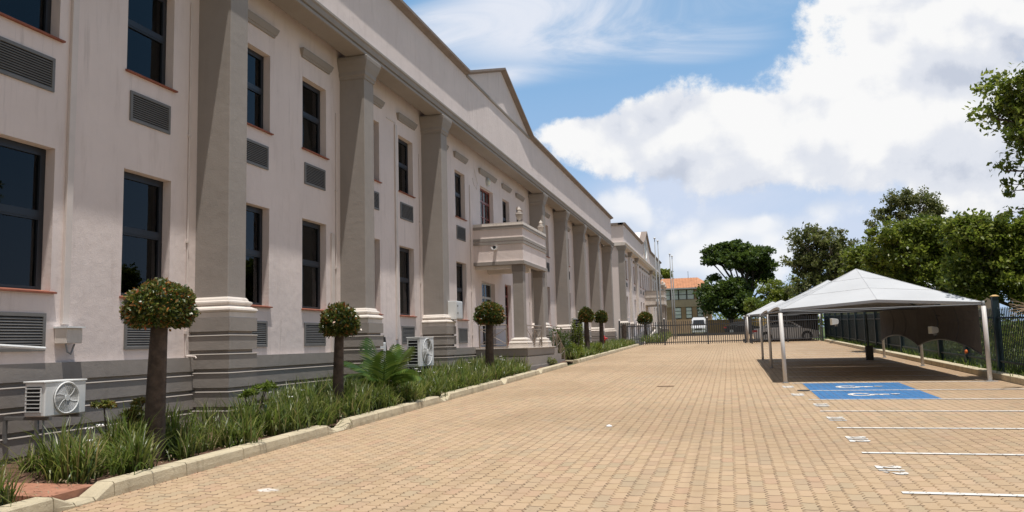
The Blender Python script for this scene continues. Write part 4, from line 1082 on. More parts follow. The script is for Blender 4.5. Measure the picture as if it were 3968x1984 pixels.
# ------------------------------------------------------------------ shade canopies
def canopy(name, x0, x1, y0, y1, ze0, ze1, apex, label, lean=.0, group='shade canopies over the parking bays'):
    """four-sided tensioned canopy: edges curve inwards between the posts"""
    t = thing(name, label, 'canopy', (x0, y0, gz(y0)), group)
    C = [Vector((x0, y0, ze0)), Vector((x1, y0-.045*(x1-x0), ze0)), Vector((x1, y1-.045*(x1-x0), ze1)), Vector((x0, y1, ze1))]
    cen = sum(C, Vector())/4; ap = Vector(apex); N = 14; K = 9; mb = MB()
    lines = []
    for s_ in range(4):
        a, b = C[s_], C[(s_+1) % 4]; mid = (a+b)/2; inw = (cen-mid); inw.z = 0; inw.normalize()
        for i in range(N):
            u = i/N; p = a.lerp(b, u); sag = 4*u*(1-u); e = p+inw*sag*.05+Vector((0, 0, sag*.09))
            tri = 1-abs(2*u-1)
            if s_ == 0: e = p+inw*sag*.05+Vector((0, 0, tri*.15))
            row = []
            for k in range(K+1):
                v = k/K; q = e.lerp(ap, v); q.z -= (1.-v)*v*(.12*(.6+.4*sag)-(.16*tri if s_ == 0 else 0)); row.append(q)
            lines.append(row)
    n = len(lines); vs = [p for r in lines for p in r]; fs = []
    for i in range(n):
        j = (i+1) % n
        for k in range(K): fs.append((i*(K+1)+k, j*(K+1)+k, j*(K+1)+k+1, i*(K+1)+k+1))
    mb.add(vs, fs); roof = mb.build('canvas_roof', 'canvas', t)
    sm = MB()
    for k_ in (3, 6): sm.tube([lines[i][k_]+Vector((0, 0, .004)) for i in range(n)]+[lines[0][k_]], .0035, 4, False)
    for i_ in (0, 7, 14, 21, 28, 35, 42, 49): sm.tube([q+Vector((0, 0, .004)) for q in lines[i_ % n]], .005, 4, False)
    sm.build('seam', 'canvas', t)
    # hem: a narrow band turned down along the edge
    hm = MB(); E_ = [r[0] for r in lines]
    for i in range(n):
        a, b = E_[i], E_[(i+1) % n]; d = Vector((0, 0, -.07)); ii = (cen-a); ii.z = 0; ii = ii.normalized()*.04
        hm.add([a, b, b+d+ii, a+d+ii], [(0, 1, 2, 3)])
    hm.build('hem', 'canvas', t)
    # frame: eaves tubes, rafters
    fr = MB()
    for i in range(4):
        a, b = C[i]-Vector((0, 0, .06)), C[(i+1) % 4]-Vector((0, 0, .06)); fr.tube([a, b], .02, 6)
        fr.tube([a, ap-Vector((0, 0, .12))], .025, 6)
    fr.build('frame', 'dark_metal', t)
    return t, C
def pole(x, y, zt, label, r=.055, lean=0., m='pole_white'):
    t = thing('canopy_post', label, 'post', (x, y, gz(y)), 'posts of the shade canopies')
    MB().tube([(x, y, gz(y)-.05), (x+lean, y, zt-.12)], r, 14).build('shaft', m, t, True)
    MB().tube([(x+lean*.95, y, zt-.13), (x+lean, y, zt+.0)], r*.62, 12).build('neck', 'grey_metal', t, True)
    MB().lathe((x, y, gz(y)), [(0, r*1.7), (.012, r*1.7), (.014, r*1.1)], 12).build('foot', 'grey_metal', t)
X0, X1 = 1.28, 5.74
canopy('shade_canopy', X0, X1, 21.2, 27.6, .68, .82, (3.55, 24.3, 1.84), 'grey white peaked shade canopy nearest the camera over parking bays')
canopy('shade_canopy', X0-.02, X1-.05, 27.62, 33.5, .80, .92, (3.50, 30.6, 1.96), 'second peaked shade canopy directly behind the nearest one')
for x, y, zt, lb, ln in ((X0, 21.2, .70, 'white canopy post nearest at left beside the paved lane', -.02), (1.26, 27.6, .84, 'second white canopy post along the lane', 0), (1.22, 33.4, .9, 'third white canopy post along the lane', 0),
                     (5.77, 20.98, .70, 'square white canopy post at right end of nearest canopy', -.0), (5.70, 27.35, .80, 'canopy post on fence side at middle of the shade screen', 0), (5.62, 33.2, .9, 'canopy post on fence side at far end of shade screen', 0)):
    pole(x, y, zt, lb, .05 if y < 22 else .046, ln)
# side shade screen
def screen(name, pts, label, sagb=.28, m='shade_net', bulge=.12, ztop=None):
    t = thing(name, label, 'shade screen', (pts[0][0], pts[0][1], gz(pts[0][1])))
    V = []; nU, nV = 12, 8; mb = MB()
    for (xa, ya, za, zb), (xb, yb, zc, zd) in zip(pts, pts[1:]):
        o = []
        for i in range(nU+1):
            u = i/nU; s_ = 4*u*(1-u)
            for j in range(nV+1):
                v = j/nV; bot = zb+(zd-zb)*u+sagb*s_; top = za+(zc-za)*u+.03*s_
                o.append((xa+(xb-xa)*u+bulge*s_*math.sin(math.pi*v), ya+(yb-ya)*u, bot+(top-bot)*v))
        mb.add(o, [(i*(nV+1)+j, (i+1)*(nV+1)+j, (i+1)*(nV+1)+j+1, i*(nV+1)+j+1) for i in range(nU) for j in range(nV)])
    mb.build('net', m, t)
    sm = MB()
    for (xa, ya, za, zb), (xb, yb, zc, zd) in zip(pts, pts[1:]):
        P = [(xa+(xb-xa)*u, ya+(yb-ya)*u, zb+(zd-zb)*u+sagb*4*u*(1-u)) for u in [i/12 for i in range(13)]]; sm.tube(P, .018, 5)
        for u in (.34, .67):
            s_ = 4*u*(1-u); P = []
            for j in range(7):
                v = j/6; bot = zb+(zd-zb)*u+sagb*s_; top = za+(zc-za)*u+.03*s_
                P.append((xa+(xb-xa)*u+bulge*s_*math.sin(math.pi*v)-.006, ya+(yb-ya)*u, bot+(top-bot)*v))
            sm.tube(P, .009, 4)
    sm.build('seam', 'dark_metal', t)
screen('shade_screen', [(5.66, 21.0, .60, -.56), (5.62, 27.3, .74, -.40), (5.55, 33.1, .84, -.27)], 'dark brown hanging shade net on fence side of nearest canopies')
# far canopies
canopy('shade_canopy', 1.25, 6.0, 58.6, 64.2, 1.56, 1.62, (3.75, 61.2, 2.62), 'peaked shade canopy beyond the railings above white sedan')
canopy('shade_canopy', 1.3, 5.9, 64.3, 70.0, 1.66, 1.72, (3.45, 67.2, 2.78), 'farthest peaked shade canopy behind the sedan canopy')
for x, y, zt, lb in ((1.25, 58.6, 1.56, 'left front post of the sedan canopy'), (1.28, 64.2, 1.62, 'left middle post of far canopies'), (1.3, 70, 1.7, 'left rear post of far canopies'), (6.0, 58.4, 1.56, 'right front post of the sedan canopy')): pole(x, y, zt, lb, .05)
screen('shade_screen', [(5.95, 58.8, 1.52, -.2), (5.95, 64.2, 1.6, -.1), (5.85, 70., 1.7, .0)], 'dark shade net along right side of far canopies', .15)
screen('shade_screen', [(2.9, 66.5, 1.62, -.2), (6.0, 66.3, 1.66, -.2)], 'brown shade net hanging behind parked white sedan', .1)

# ------------------------------------------------------------------ fences and gates
def pale(mb, x, y, z0, z1, w=.05, ax='x', t=.02, spike=True):
    if ax == 'x': mb.add([(x-w/2, y, z0), (x+w/2, y, z0), (x+w/2, y, z1), (x, y, z1+(.05 if spike else 0)), (x-w/2, y, z1), (x-w/2, y+t, z0), (x+w/2, y+t, z0), (x+w/2, y+t, z1), (x, y+t, z1+(.05 if spike else 0)), (x-w/2, y+t, z1)],
        [(0, 1, 2, 3, 4), (9, 8, 7, 6, 5), (0, 4, 9, 5), (1, 6, 7, 2), (4, 3, 8, 9), (3, 2, 7, 8)])
    else: mb.add([(x, y-w/2, z0), (x, y+w/2, z0), (x, y+w/2, z1), (x, y, z1+(.05 if spike else 0)), (x, y-w/2, z1), (x+t, y-w/2, z0), (x+t, y+w/2, z0), (x+t, y+w/2, z1), (x+t, y, z1+(.05 if spike else 0)), (x+t, y-w/2, z1)],
        [(0, 1, 2, 3, 4), (9, 8, 7, 6, 5), (0, 4, 9, 5), (1, 6, 7, 2), (4, 3, 8, 9), (3, 2, 7, 8)])
FX = 6.62
fe = thing('boundary_fence', 'dark blue green palisade fence along right side of car park', 'fence', (FX, 40, gz(40)))
py_ = [11.3, 14.25, 17.2, 20.15, 23.1, 26.0, 29.0, 31.95, 35.0, 37.85, 40.6, 43.6, 46.6, 49.3, 52.2, 55.2, 58.2, 61.]
for i, y in enumerate(py_):
    z = gz(y); p = MB().box(FX-.07, FX+.07, y-.07, y+.07, z-.1, z+1.98).build('post', 'fence_blue', fe)
    MB().loft([[(FX-a, y-a, z+h), (FX+a, y-a, z+h), (FX+a, y+a, z+h), (FX-a, y+a, z+h)] for a, h in ((.085, 1.98), (.085, 2.0), (.03, 2.03))]).build('cap', 'tan_wall', p)
for a, b in zip(py_, py_[1:]):
    green = a > 34
    mb = MB(); n = int((b-a-.14)/.125)
    for i in range(n+1):
        y = a+.11+(b-a-.22)*i/n; pale(mb, FX+.02, y, gz(y)+.12, gz(y)+1.66, .045, 'y', .012)
    mb.build('pale_panel', 'fence_blue', fe)
    r = MB()
    for h in (.32, 1.42): slope_box(r, FX-.03, FX+.018, a+.07, b-.07, h, h+.045)
    r.build('rail', 'fence_blue', fe)
    if green:
        g = MB(); nn = 3; w_ = (b-a-.2)/nn
        for k in range(nn):
            slope_box(g, FX+.05, FX+.062, a+.1+w_*k+.012, a+.1+w_*(k+1)-.012, .18, 1.86)
        g.build('sheet_panel', 'fence_green', fe)
gt = thing('palisade_gate', 'dark grey palisade railing and gate crossing the paved lane', 'gate', (-3, 57.3, gz(57.3)))
GY = 57.3; G0 = gz(GY)
gx = [-7.55, -4.40, -1.45, 1.02]
for x in gx+[1.36]:
    p = MB().box(x-.05, x+.05, GY-.05, GY+.05, G0-.05, G0+1.82).build('post', 'gate_paint', gt)
    MB().lathe((x, GY, G0+1.82), [(0, .06), (.03, .05), (.08, .01)], 8).build('cap', 'pole_white', p)
for a, b in zip(gx, gx[1:]):
    mb = MB(); n = int(round((b-a)/.147))
    for i in range(1, n): pale(mb, a+(b-a)*i/n, GY-.03, G0+.05, G0+1.62, .05, 'x', .015)
    mb.build('pale_panel', 'gate_paint', gt)
    MB().box(a+.05, b-.05, GY-.01, GY+.03, G0+1.34, G0+1.40).box(a+.05, b-.05, GY-.01, GY+.03, G0+.16, G0+.22).build('rail', 'gate_paint', gt)
rf = thing('palisade_fence', 'grey palisade railing between canopy posts in front of white sedan', 'fence', (3.5, 57, gz(57)))
A = Vector((1.42, 55.6)); Bv = Vector((6.1, 58.3)); n = 32
mb = MB()
for i in range(n+1):
    p = A.lerp(Bv, i/n); pale(mb, p.x, p.y, gz(p.y)+.05, gz(p.y)+1.72, .05, 'x', .015)
mb.build('pale_panel', 'gate_paint', rf)
mb = MB()
for h in (.22, 1.45): mb.tube([(A.x, A.y, gz(A.y)+h), (Bv.x, Bv.y, gz(Bv.y)+h)], .028, 6)
mb.build('rail', 'gate_paint', rf)
for u in (0, .5, 1):
    p = A.lerp(Bv, u); MB().box(p.x-.045, p.x+.045, p.y-.045, p.y+.045, gz(p.y)-.05, gz(p.y)+1.85).build('post', 'gate_paint', rf)
# post with a dark boxed foot in the bays
t = thing('steel_post', 'slim dark post with box foot standing on fence side of bays', 'post', (4.85, 31.6, gz(31.6)))
MB().tube([(4.85, 31.6, gz(31.6)), (4.83, 31.6, .72)], .035, 10).build('shaft', 'fence_blue', t)
MB().box(4.74, 4.98, 31.5, 31.72, gz(31.6)-.02, gz(31.6)+.52).build('foot_box', 'dark_tar', t, bevel=.01)
# floodlights
def flood(c, label, k=1., to=None, yaw=0.):
    x, y, z = c; t = thing('floodlight', label, 'floodlight', c)
    P = [(-.02, -.16), (.30, -.12), (.34, -.04), (.34, .10), (.28, .16), (-.02, .20)]
    def R(q, dy): a = q[0]*k; return (x+a*math.cos(yaw)-dy*k*math.sin(yaw), y+a*math.sin(yaw)+dy*k*math.cos(yaw), z+q[1]*k)
    MB().loft([[R(q, -.15) for q in P], [R(q, .15) for q in P]]).build('housing', 'white_metal', t, bevel=.008)
    MB().loft([[R(q, d) for q in ((-.024, -.13), (-.03, .17), (-.02, .17), (-.02, -.13))] for d in (-.12, .12)]).build('lens', 'lamp_glass', t)
    MB().loft([[R(q, d) for q in ((.2, -.24), (.30, -.24), (.30, -.12), (.2, -.12))] for d in (-.07, .07)]).build('gear_box', 'grey_metal', t)
    MB().tube([R((.3, 0), 0)]+[Vector(p) for p in to], .022*k, 8).build('arm', 'dark_metal', t, True)
flood((5.20, 23.7, .05), 'white box floodlight hanging before the dark shade net', .55, [(5.42, 23.8, .28), (5.40, 23.9, .42), (5.5, 24.0, .45)], .5)
flood((6.0, 52.0, .78), 'white floodlight on an arm from green fence', 1.1, [(6.5, 52.2, .80), (6.6, 52.2, .80)], .25)
t = thing('warning_lamp', 'small orange object fixed to the fence below shade net', 'lamp', (6.4, 25.4, -.6))
MB().lathe((6.42, 25.3, -.62), [(0, .03), (.03, .045), (.08, .04), (.11, .012)], 10).build('lens', 'orange', t, True)
MB().box(6.4, 6.6, 25.27, 25.33, -.66, -.62).build('bracket', 'dark_metal', t)

# ------------------------------------------------------------------ flagpoles
for x, y, zt, lb in ((-5.52, 66.0, 8.22, 'leftmost and tallest flagpole beyond the gate'), (-5.38, 67.3, 8.15, 'flagpole beyond the gate just right of the tallest'), (-5.02, 76., 7.9, 'thinner flagpole of the farther pair, on the left'), (-4.90, 77.2, 7.82, 'thinner flagpole of the farther pair, on the right')):
    t = thing('flagpole', lb, 'flagpole', (x, y, gz(y)), 'bare flagpoles beyond the gate')
    MB().tube([(x, y, gz(y)-.1), (x, y, gz(y)+3), (x, y, zt)], [.075, .065, .035], 10).build('pole', 'grey_metal', t, True)
    MB().lathe((x, y, zt), [(0, .05), (.03, .09), (.10, .09), (.14, .03)], 10).build('finial', 'white_metal', t, True)

# ------------------------------------------------------------------ vehicles
def wheel(mb_parent, c, r, w, side):
    x, y, z = c
    t = MB().tube([(x, y, z), (x, y+w, z)], r, 24).build('wheel', 'tyre', mb_parent)
    MB().tube([(x, y-.004*side if side > 0 else y+w+.004, z), (x, y+.02 if side > 0 else y+w-.02, z)], r*.66, 20).build('rim', 'alloy', t)
    g = MB()
    for k in range(5):
        a = k*1.2566; g.box(x-.02, x+.02, (y-.012 if side > 0 else y+w+.004), (y-.005 if side > 0 else y+w+.012), z-.02, z+.02)
    g.build('hub', 'dark_gap', t)
def sedan(x0, y0, label, paint, L=4.45, W_=1.72, group='cars parked under far canopies', flip=False):
    """side-on saloon, nose towards +X"""
    z0 = gz(y0+W_/2); t = thing('parked_car', label, 'car', (x0, y0, z0), group)
    k = L/4.5; z = lambda h: z0+h
    body = [(.05, .32), (.0, .55), (.04, .78), (.12, .93), (.75, .98), (1.1, .99), (3.1, .93), (3.75, .84), (4.25, .72), (4.46, .58), (4.5, .40), (4.42, .24), (3.95, .20), (.6, .20), (.15, .24)]
    sec = [(0, .06, .90), (.08, .0, 1.), (W_-.08, .0, 1.), (W_, .06, .90)]
    rings = []
    for dy, ins, sc in sec:
        rings.append([(x0+(ins+p[0]*(1-2*ins/4.5))*k, y0+dy, z(.2+(p[1]-.2)*(.97 if ins else 1))) for p in body])
    MB().loft(rings).build('body', paint, t, bevel=.0)
    cab = [(.55, .97), (1.05, 1.32), (1.55, 1.42), (2.25, 1.43), (2.75, 1.33), (3.35, .93)]
    rings = []
    for dy, ins, hh in ((.03, 0, .0), (.22, .06, 1.), (W_-.22, .06, 1.), (W_-.03, 0, 0.)):
        rings.append([(x0+(p[0])*k, y0+dy, z(.95+(p[1]-.95)*(.25 if not hh else 1.))) for p in cab])
    # lower skirt of the cabin up to the roof: two halves lofted
    rings = [[(x0+p[0]*k, y0+dy+(p[1]-.95)*ti, z(p[1])) for p in cab] for dy, ti in ((.06, .38), (W_-.06, -.38))]
    MB().loft(rings).build('cabin', paint, t)
    for s_, yy in ((1, y0+.055), (-1, y0+W_-.055)):
        for pn in ([(.86, 1.0), (1.12, 1.28), (1.5, 1.36), (1.83, 1.375), (1.86, .99)], [(1.93, .99), (1.91, 1.375), (2.2, 1.37), (2.62, 1.28), (3.08, .98)]):
            P = [(x0+p[0]*k, yy+s_*((p[1]-.95)*.38-.012), z(p[1])) for p in pn]; Pi = [(p[0], p[1]+s_*.01, p[2]) for p in P]
            MB().loft([P, Pi]).build('side_window', 'car_glass', t)
        MB().box(x0+1.1*k, x0+2.9*k, yy-.012 if s_ > 0 else yy, yy if s_ > 0 else yy+.012, z(.955), z(.975)).build('trim', 'alloy', t)
        for xx in (1.35, 2.35): MB().box(x0+xx*k, x0+(xx+.15)*k, (yy-.065 if s_ > 0 else yy+.055), (yy-.053 if s_ > 0 else yy+.067), z(.80), z(.825)).build('door_handle', 'alloy', t)
        wheel_y = y0-.015 if s_ > 0 else y0+W_-.185
        for wx in (.88, 3.62):
            MB().tube([(x0+wx*k, yy-.058*s_, z(.33)), (x0+wx*k, yy-.05*s_, z(.33))], .37, 24).build('wheel_arch', 'dark_gap', t)
            wheel(t, (x0+wx*k, wheel_y, z(.31)), .31, .2, s_)
    mp = [(2.75, 1.325), (3.33, .945)]
    MB().add([(x0+2.79*k, y0+.26, z(1.315)), (x0+2.79*k, y0+W_-.26, z(1.315)), (x0+3.36*k, y0+W_-.12, z(.945)), (x0+3.36*k, y0+.12, z(.945))], [(0, 1, 2, 3)]).build('windscreen', 'car_glass', t)
    MB().add([(x0+1.0*k, y0+.26, z(1.30)), (x0+1.0*k, y0+W_-.26, z(1.30)), (x0+.55*k, y0+W_-.14, z(1.0)), (x0+.55*k, y0+.14, z(1.0))], [(0, 1, 2, 3)]).build('rear_window', 'car_glass', t)
    for yy in (y0-.004, y0+W_-.3): 
        MB().box(x0+.0*k, x0+.30*k, yy, yy+.304, z(.66), z(.84)).build('tail_lamp', 'lamp_red', t, bevel=.02)
        MB().box(x0+4.18*k, x0+4.44*k, yy+.02, yy+.28, z(.58), z(.70)).build('headlight', 'lamp_clear', t, bevel=.02)
    return t
sedan(1.62, 59.3, 'white silver sedan side on behind railings under far canopy', 'car_paint')
sedan(1.9, 62.2, 'red car parked just behind the white sedan', 'car_red', 4.2)
sedan(-.6, 95.4, 'black car in shade under the big spreading tree', 'car_black', 4.3, group=None)
def van(xc, y0, label):
    z0 = gz(y0)+.0; t = thing('minibus', label, 'van', (xc, y0, z0)); w = .84
    prof = [(0, .28), (-.05, .62), (.02, .86), (.38, 1.08), (.95, 1.78), (1.25, 2.02), (1.9, 2.12), (4.6, 2.12), (4.7, 1.9), (4.72, .3)]
    rings = []
    for xx, ins in ((-w, .1), (-w+.12, 0), (w-.12, 0), (w, .1)):
        rings.append([(xc+xx*(1 if b < 1.1 else (.97 if b < 1.9 else .86)), y0+a+ins, z0+b-(ins*.5 if b > 1.9 else 0)) for a, b in prof])
    MB().loft(rings).build('body', 'car_paint', t, bevel=.0)
    MB().add([(xc-.70, y0+.40, z0+1.12), (xc+.70, y0+.40, z0+1.12), (xc+.62, y0+.93, z0+1.77), (xc-.62, y0+.93, z0+1.77)], [(0, 1, 2, 3)]).build('windscreen', 'car_glass', t)
    for s_ in (-1, 1):
        MB().box(xc+s_*.66-.14, xc+s_*.66+.14, y0-.07, y0+.1, z0+.66, z0+.84).build('headlight', 'lamp_clear', t, bevel=.02)
        MB().box(xc+s_*.95-.07, xc+s_*.95+.07, y0+.5, y0+.6, z0+1.1, z0+1.32).build('mirror', 'car_black', t, bevel=.01)
        for yy in (.7, 3.9):
            MB().tube([(xc+s_*.70-.1, y0+yy, z0+.3), (xc+s_*.70+.1, y0+yy, z0+.3)], .31, 16).build('wheel', 'tyre', t)
    MB().box(xc-.42, xc+.42, y0-.08, y0+.02, z0+.60, z0+.76).build('grille', 'car_black', t)
    MB().box(xc-.8, xc+.8, y0-.10, y0+.05, z0+.28, z0+.46).build('bumper', 'car_paint', t, bevel=.02)
van(-3.45, 96.5, 'white high roofed minibus facing the camera in front of far building')

# ------------------------------------------------------------------ far building
fb = thing('brick_building', 'two storey brown brick building with orange metal roof in the distance', 'building', (-5, 112, gz(112)))
FY = 112.; k_ = FY/110.
fxa, fxb = -13.0, -2.25
hol = [(-7.9+0, -7.0, 5.2, 6.45), (-6.95, -6.0, 5.2, 6.45), (-5.95, -5.0, 5.2, 6.45)]
w = MB()
zg = gz(FY)-.3
def fwall(a, b, c, d, m, nm, y=FY, th=.3): return MB().box(a, b, y, y+th, c, d).build(nm, m, fb)
fwall(fxa, fxb, zg, 2.75, 'brick_far', 'wall'); fwall(fxa, fxb, 4.35, 5.35, 'concrete_far', 'spandrel', FY-.06, .36)
fwall(-4.35, -4.1, 5.35, 6.95, 'brick_far', 'wall'); fwall(-2.6, fxb, 5.35, 6.95, 'brick_far', 'wall'); fwall(fxa, -8.6, 5.35, 6.95, 'brick_far', 'wall')
fwall(-4.1, -2.6, 6.5, 6.95, 'brick_far', 'wall'); fwall(-8.6, -4.35, 6.75, 6.95, 'brick_far', 'wall')
for a, b in ((fxa, -7.1), (-6.2, -5.6), (-4.75, -4.1), (-3.25, fxb)): fwall(a, b, 2.75, 4.35, 'brick_far', 'wall')
MB().box(fxa, fxb, FY+6, FY+6.3, zg, 6.95).box(fxb-.3, fxb, FY+.3, FY+6, zg, 6.95).box(fxa, fxb-.3, FY+.4, FY+6, 4.5, 4.7).build('rear_wall', 'brick_far', fb)
for a, b, c, d, rows in [(-8.58, -7.6, 5.36, 6.74, 2), (-7.55, -6.5, 5.36, 6.74, 2), (-6.45, -5.4, 5.36, 6.74, 2), (-5.35, -4.4, 5.36, 6.74, 2), (-7.1, -6.2, 2.8, 4.3, 3), (-5.6, -4.78, 2.8, 4.3, 3), (-4.08, -3.3, 2.95, 4.3, 3)]:
    f = MB(); t_ = .05; f.box(a, b, FY-.02, FY+.05, d-t_, d).box(a, b, FY-.02, FY+.05, c, c+t_).box(a, a+t_, FY-.02, FY+.05, c+t_, d-t_).box(b-t_, b, FY-.02, FY+.05, c+t_, d-t_)
    for r in range(1, rows): z = c+(d-c)*r/rows; f.box(a+t_, b-t_, FY-.015, FY+.045, z-.03, z+.03)
    wf = f.build('window', 'frame', fb); MB().box(a+t_, b-t_, FY+.02, FY+.03, c+t_, d-t_).build('pane', 'glass_far', wf)
MB().box(-4.05, -2.65, FY+.1, FY+.12, 5.4, 6.45).build('open_bay', 'glass_far', fb)
# roof
rz0, rz1 = 6.95, 8.55
rb = MB(); ex = .5
rb.add([(fxa, FY-.6, rz0), (fxb+ex, FY-.6, rz0), (fxb+ex, FY+7, rz0), (fxa, FY+7, rz0), (fxa, FY+3.2, rz1), (-3.9, FY+3.2, rz1)], [(0, 1, 5, 4), (1, 2, 5), (2, 3, 4, 5), (3, 0, 4)])
# corrugation ribs on the visible slope
for i in range(48):
    x = fxa+.1+i*.21
    if x > -4.0: break
    rb.add([(x, FY-.62, rz0+.02), (x+.05, FY-.62, rz0+.02), (x+.05, FY+3.2, rz1+.03), (x, FY+3.2, rz1+.03), (x+.025, FY-.62, rz0+.07), (x+.025, FY+3.2, rz1+.08)], [(0, 4, 5, 3), (4, 1, 2, 5)])
rb.build('roof', 'roof_orange', fb)
MB().box(fxa, fxb+ex, FY-.62, FY-.5, rz0-.18, rz0).build('fascia', 'sheet_roof', fb)
MB().tube([(-5.2, FY+3.2, rz1), (-5.2, FY+3.2, rz1+.95)], .03, 6).build('mast', 'dark_metal', fb)

# low wall and hedging at end of the paved lane
t = MB(); t.box(-6.8, 6.5, 91.2, 91.5, gz(91)-.1, gz(91)+.28); tag(t.build('low_wall', 'dark_tar'), 'low dark wall across the end of the far paved yard', 'wall')
t = MB(); t.box(-3, 9, 101, 101.3, gz(101)-.1, gz(101)+1.7); tag(t.build('boundary_wall', 'tan_wall'), 'pale sunlit boundary wall seen below the big tree', 'wall')
t = MB(); t.box(13.6, 13.8, 8, 62, gz(30)-.4, gz(30)+1.25); tag(t.build('roadside_wall', 'tan_wall'), 'tan roadside wall glimpsed through right fence', 'wall')

C = []
for i in range(90):
    x_ = rnd(-16, 32); y_ = rnd(118, 130); c_ = np.array([x_, y_, gz(y_)+rnd(.3, 3.2)])
    if -14 < x_ < -1.5 and y_ < 122: continue
    C.append(c_+RNG.normal(size=(60, 3))*np.array([1.2, .8, .7]))
V, Q = leaves(np.concatenate(C), .5, .6, .4); tag(rawmesh('far_foliage', V, Q, 'leaf_mid'), 'distant mass of green bushes behind the big trees', 'bushes', kind='stuff')
# ------------------------------------------------------------------ trees
def tree(name, label, Y, lobes, base, m, leaf, ncl, nl, cr=.5, tr=.25, bark='bark', flat=.75, forks=None, up=.5, twig=True, group=None, gap=1.0):
    """lobes: (view x, view y, half width, half height, depth offset) read at depth Y"""
    bx, by, bz = base; t = thing(name, label, 'tree', (bx, by, bz), group)
    s = mpp(Y); C = []; D = []; mb = MB(); wood = MB()
    tot = sum(l[2]*l[3] for l in lobes)
    top = Vector((bx, by, bz))
    ctrs = []
    for dx, dy, hw, hh, dd in lobes:
        c = at(dx, dy, Y+dd); rx = hw*s; rz = hh*s; ctrs.append((c, rx, rz))
    zc = min(c.z-rz for c, rx, rz in ctrs); fk = Vector(forks) if forks else Vector((bx, by, bz+(zc-bz)*.75))
    wood.tube([(bx, by, bz-.3), (bx+.03, by, bz+.3), tuple(Vector((bx, by, bz)).lerp(fk, .55)+Vector((tr*.3, 0, 0))), tuple(fk)], [tr*1.3, tr*1.05, tr*.9, tr*.75], 10)
    for (c, rx, rz), lb in zip(ctrs, lobes):
        n = max(2, int(ncl*lb[2]*lb[3]/tot)); 
        mid = fk.lerp(c, .55)+Vector((rnd(-.2, .2)*rx, rnd(-.2, .2)*rx, -.15*rz)); lim = c-Vector((0, 0, rz*.35))
        r0 = tr*.6*min(1, math.sqrt(rx*rz)/2.5+.25)
        wood.tube([fk, mid, lim], [r0, r0*.7, r0*.42], 7)
        for i in range(n):
            d = np.array([random.gauss(0, 1), random.gauss(0, 1), random.gauss(0, 1)]); d /= np.linalg.norm(d)
            rr = rnd(.25, 1.22)**.7; p = np.array(c)+d*rr*np.array([rx, rx*.85, rz])
            k = nl; q = RNG.normal(size=(k, 3)); q /= np.linalg.norm(q, axis=1, keepdims=True)
            rad = cr*rnd(.45, 1.35)
            C.append(p+q*(RNG.random(k)**.5)[:, None]*np.array([rad, rad, rad*flat])); D.append(q*.5+d*.3)
            if twig and random.random() < .6:
                a = lim.lerp(mid, rnd(0, .5)); b = Vector(p); g = a.lerp(b, .5)+Vector((0, 0, -.08*rz+rnd(-.1, .1)))
                wood.tube([a, g, b], [r0*.30, r0*.18, r0*.05], 5, False)
    wood.build('trunk', bark, t, True)
    V, Q = leaves(np.concatenate(C), leaf, .55, up, np.concatenate(D)); rawmesh('crown', V, Q, m, t)
    return t
# big spreading tree
tree('spreading_tree', 'big dark umbrella shaped tree with bare limbs in centre distance', 104,
     [(1800, 638, 38, 16, 0), (1845, 625, 45, 14, 1), (1890, 638, 45, 18, -1), (1925, 662, 24, 16, 0), (1860, 655, 50, 16, -2), (1905, 690, 28, 14, 1), (1880, 712, 24, 12, 1), (1930, 700, 14, 12, 0), (1790, 655, 20, 8, -1), (1800, 700, 12, 8, 0), (1830, 615, 20, 7, 0), (1895, 665, 36, 20, 0), (1830, 655, 40, 12, 0)],
     (2.1, 104, gz(104)), 'leaf_dark', .42, 430, 60, .68, .45, 'bark_dark', .55, forks=(2.2, 104, 3.6))
tree('dark_tree', 'dense dark low tree under the spreading tree beside brown building', 100,
     [(1790, 748, 30, 32, 0), (1830, 752, 38, 36, 0), (1860, 740, 30, 34, 1), (1885, 770, 22, 22, 0), (1815, 722, 20, 14, 0), (1850, 715, 22, 12, 0)],
     (0.3, 100, gz(100)), 'leaf_dark', .40, 200, 62, .8, .3, 'bark_dark')
tree('roof_edge_tree', 'small green treetop showing above the orange roof', 128, [(1672, 690, 16, 10, 0)], (-9.5, 128, gz(128)), 'leaf_mid', .4, 24, 70, .8, .3)
tree('background_tree', 'green tree between spreading tree and olive tree', 92, [(1905, 765, 26, 22, 0), (1940, 745, 34, 34, 0), (1975, 735, 30, 36, 1), (1965, 770, 40, 22, 0), (2010, 770, 30, 20, 0)],
     (5.5, 92, gz(92)), 'leaf_mid', .26, 150, 90, .65, .3)
tree('background_tree', 'sunlit yellowish bush tree beyond the far canopies', 84, [(1915, 772, 22, 14, 0), (1950, 782, 30, 12, 0), (1890, 765, 14, 10, 0)],
     (5.0, 84, gz(84)), 'leaf_bright', .22, 60, 80, .5, .15)
tree('olive_tree', 'loose pale olive green tree behind the nearest canopy', 68, [(2030, 612, 46, 34, 0), (2085, 625, 48, 40, 0), (2020, 665, 44, 30, 0), (2075, 680, 60, 40, 0), (2130, 650, 40, 46, 1), (2050, 720, 60, 34, 0), (2130, 700, 40, 30, 0)],
     (9.8, 68, gz(68)), 'leaf_olive', .27, 330, 55, .55, .28, 'bark_pale')
tree('green_tree', 'deep green tree right of the olive tree above canopy peak', 52, [(2165, 640, 36, 22, 0), (2200, 665, 52, 30, 0), (2160, 690, 40, 24, 0), (2230, 690, 50, 30, 0)],
     (9.0, 52, gz(52)), 'leaf_mid', .23, 190, 60, .45, .25)
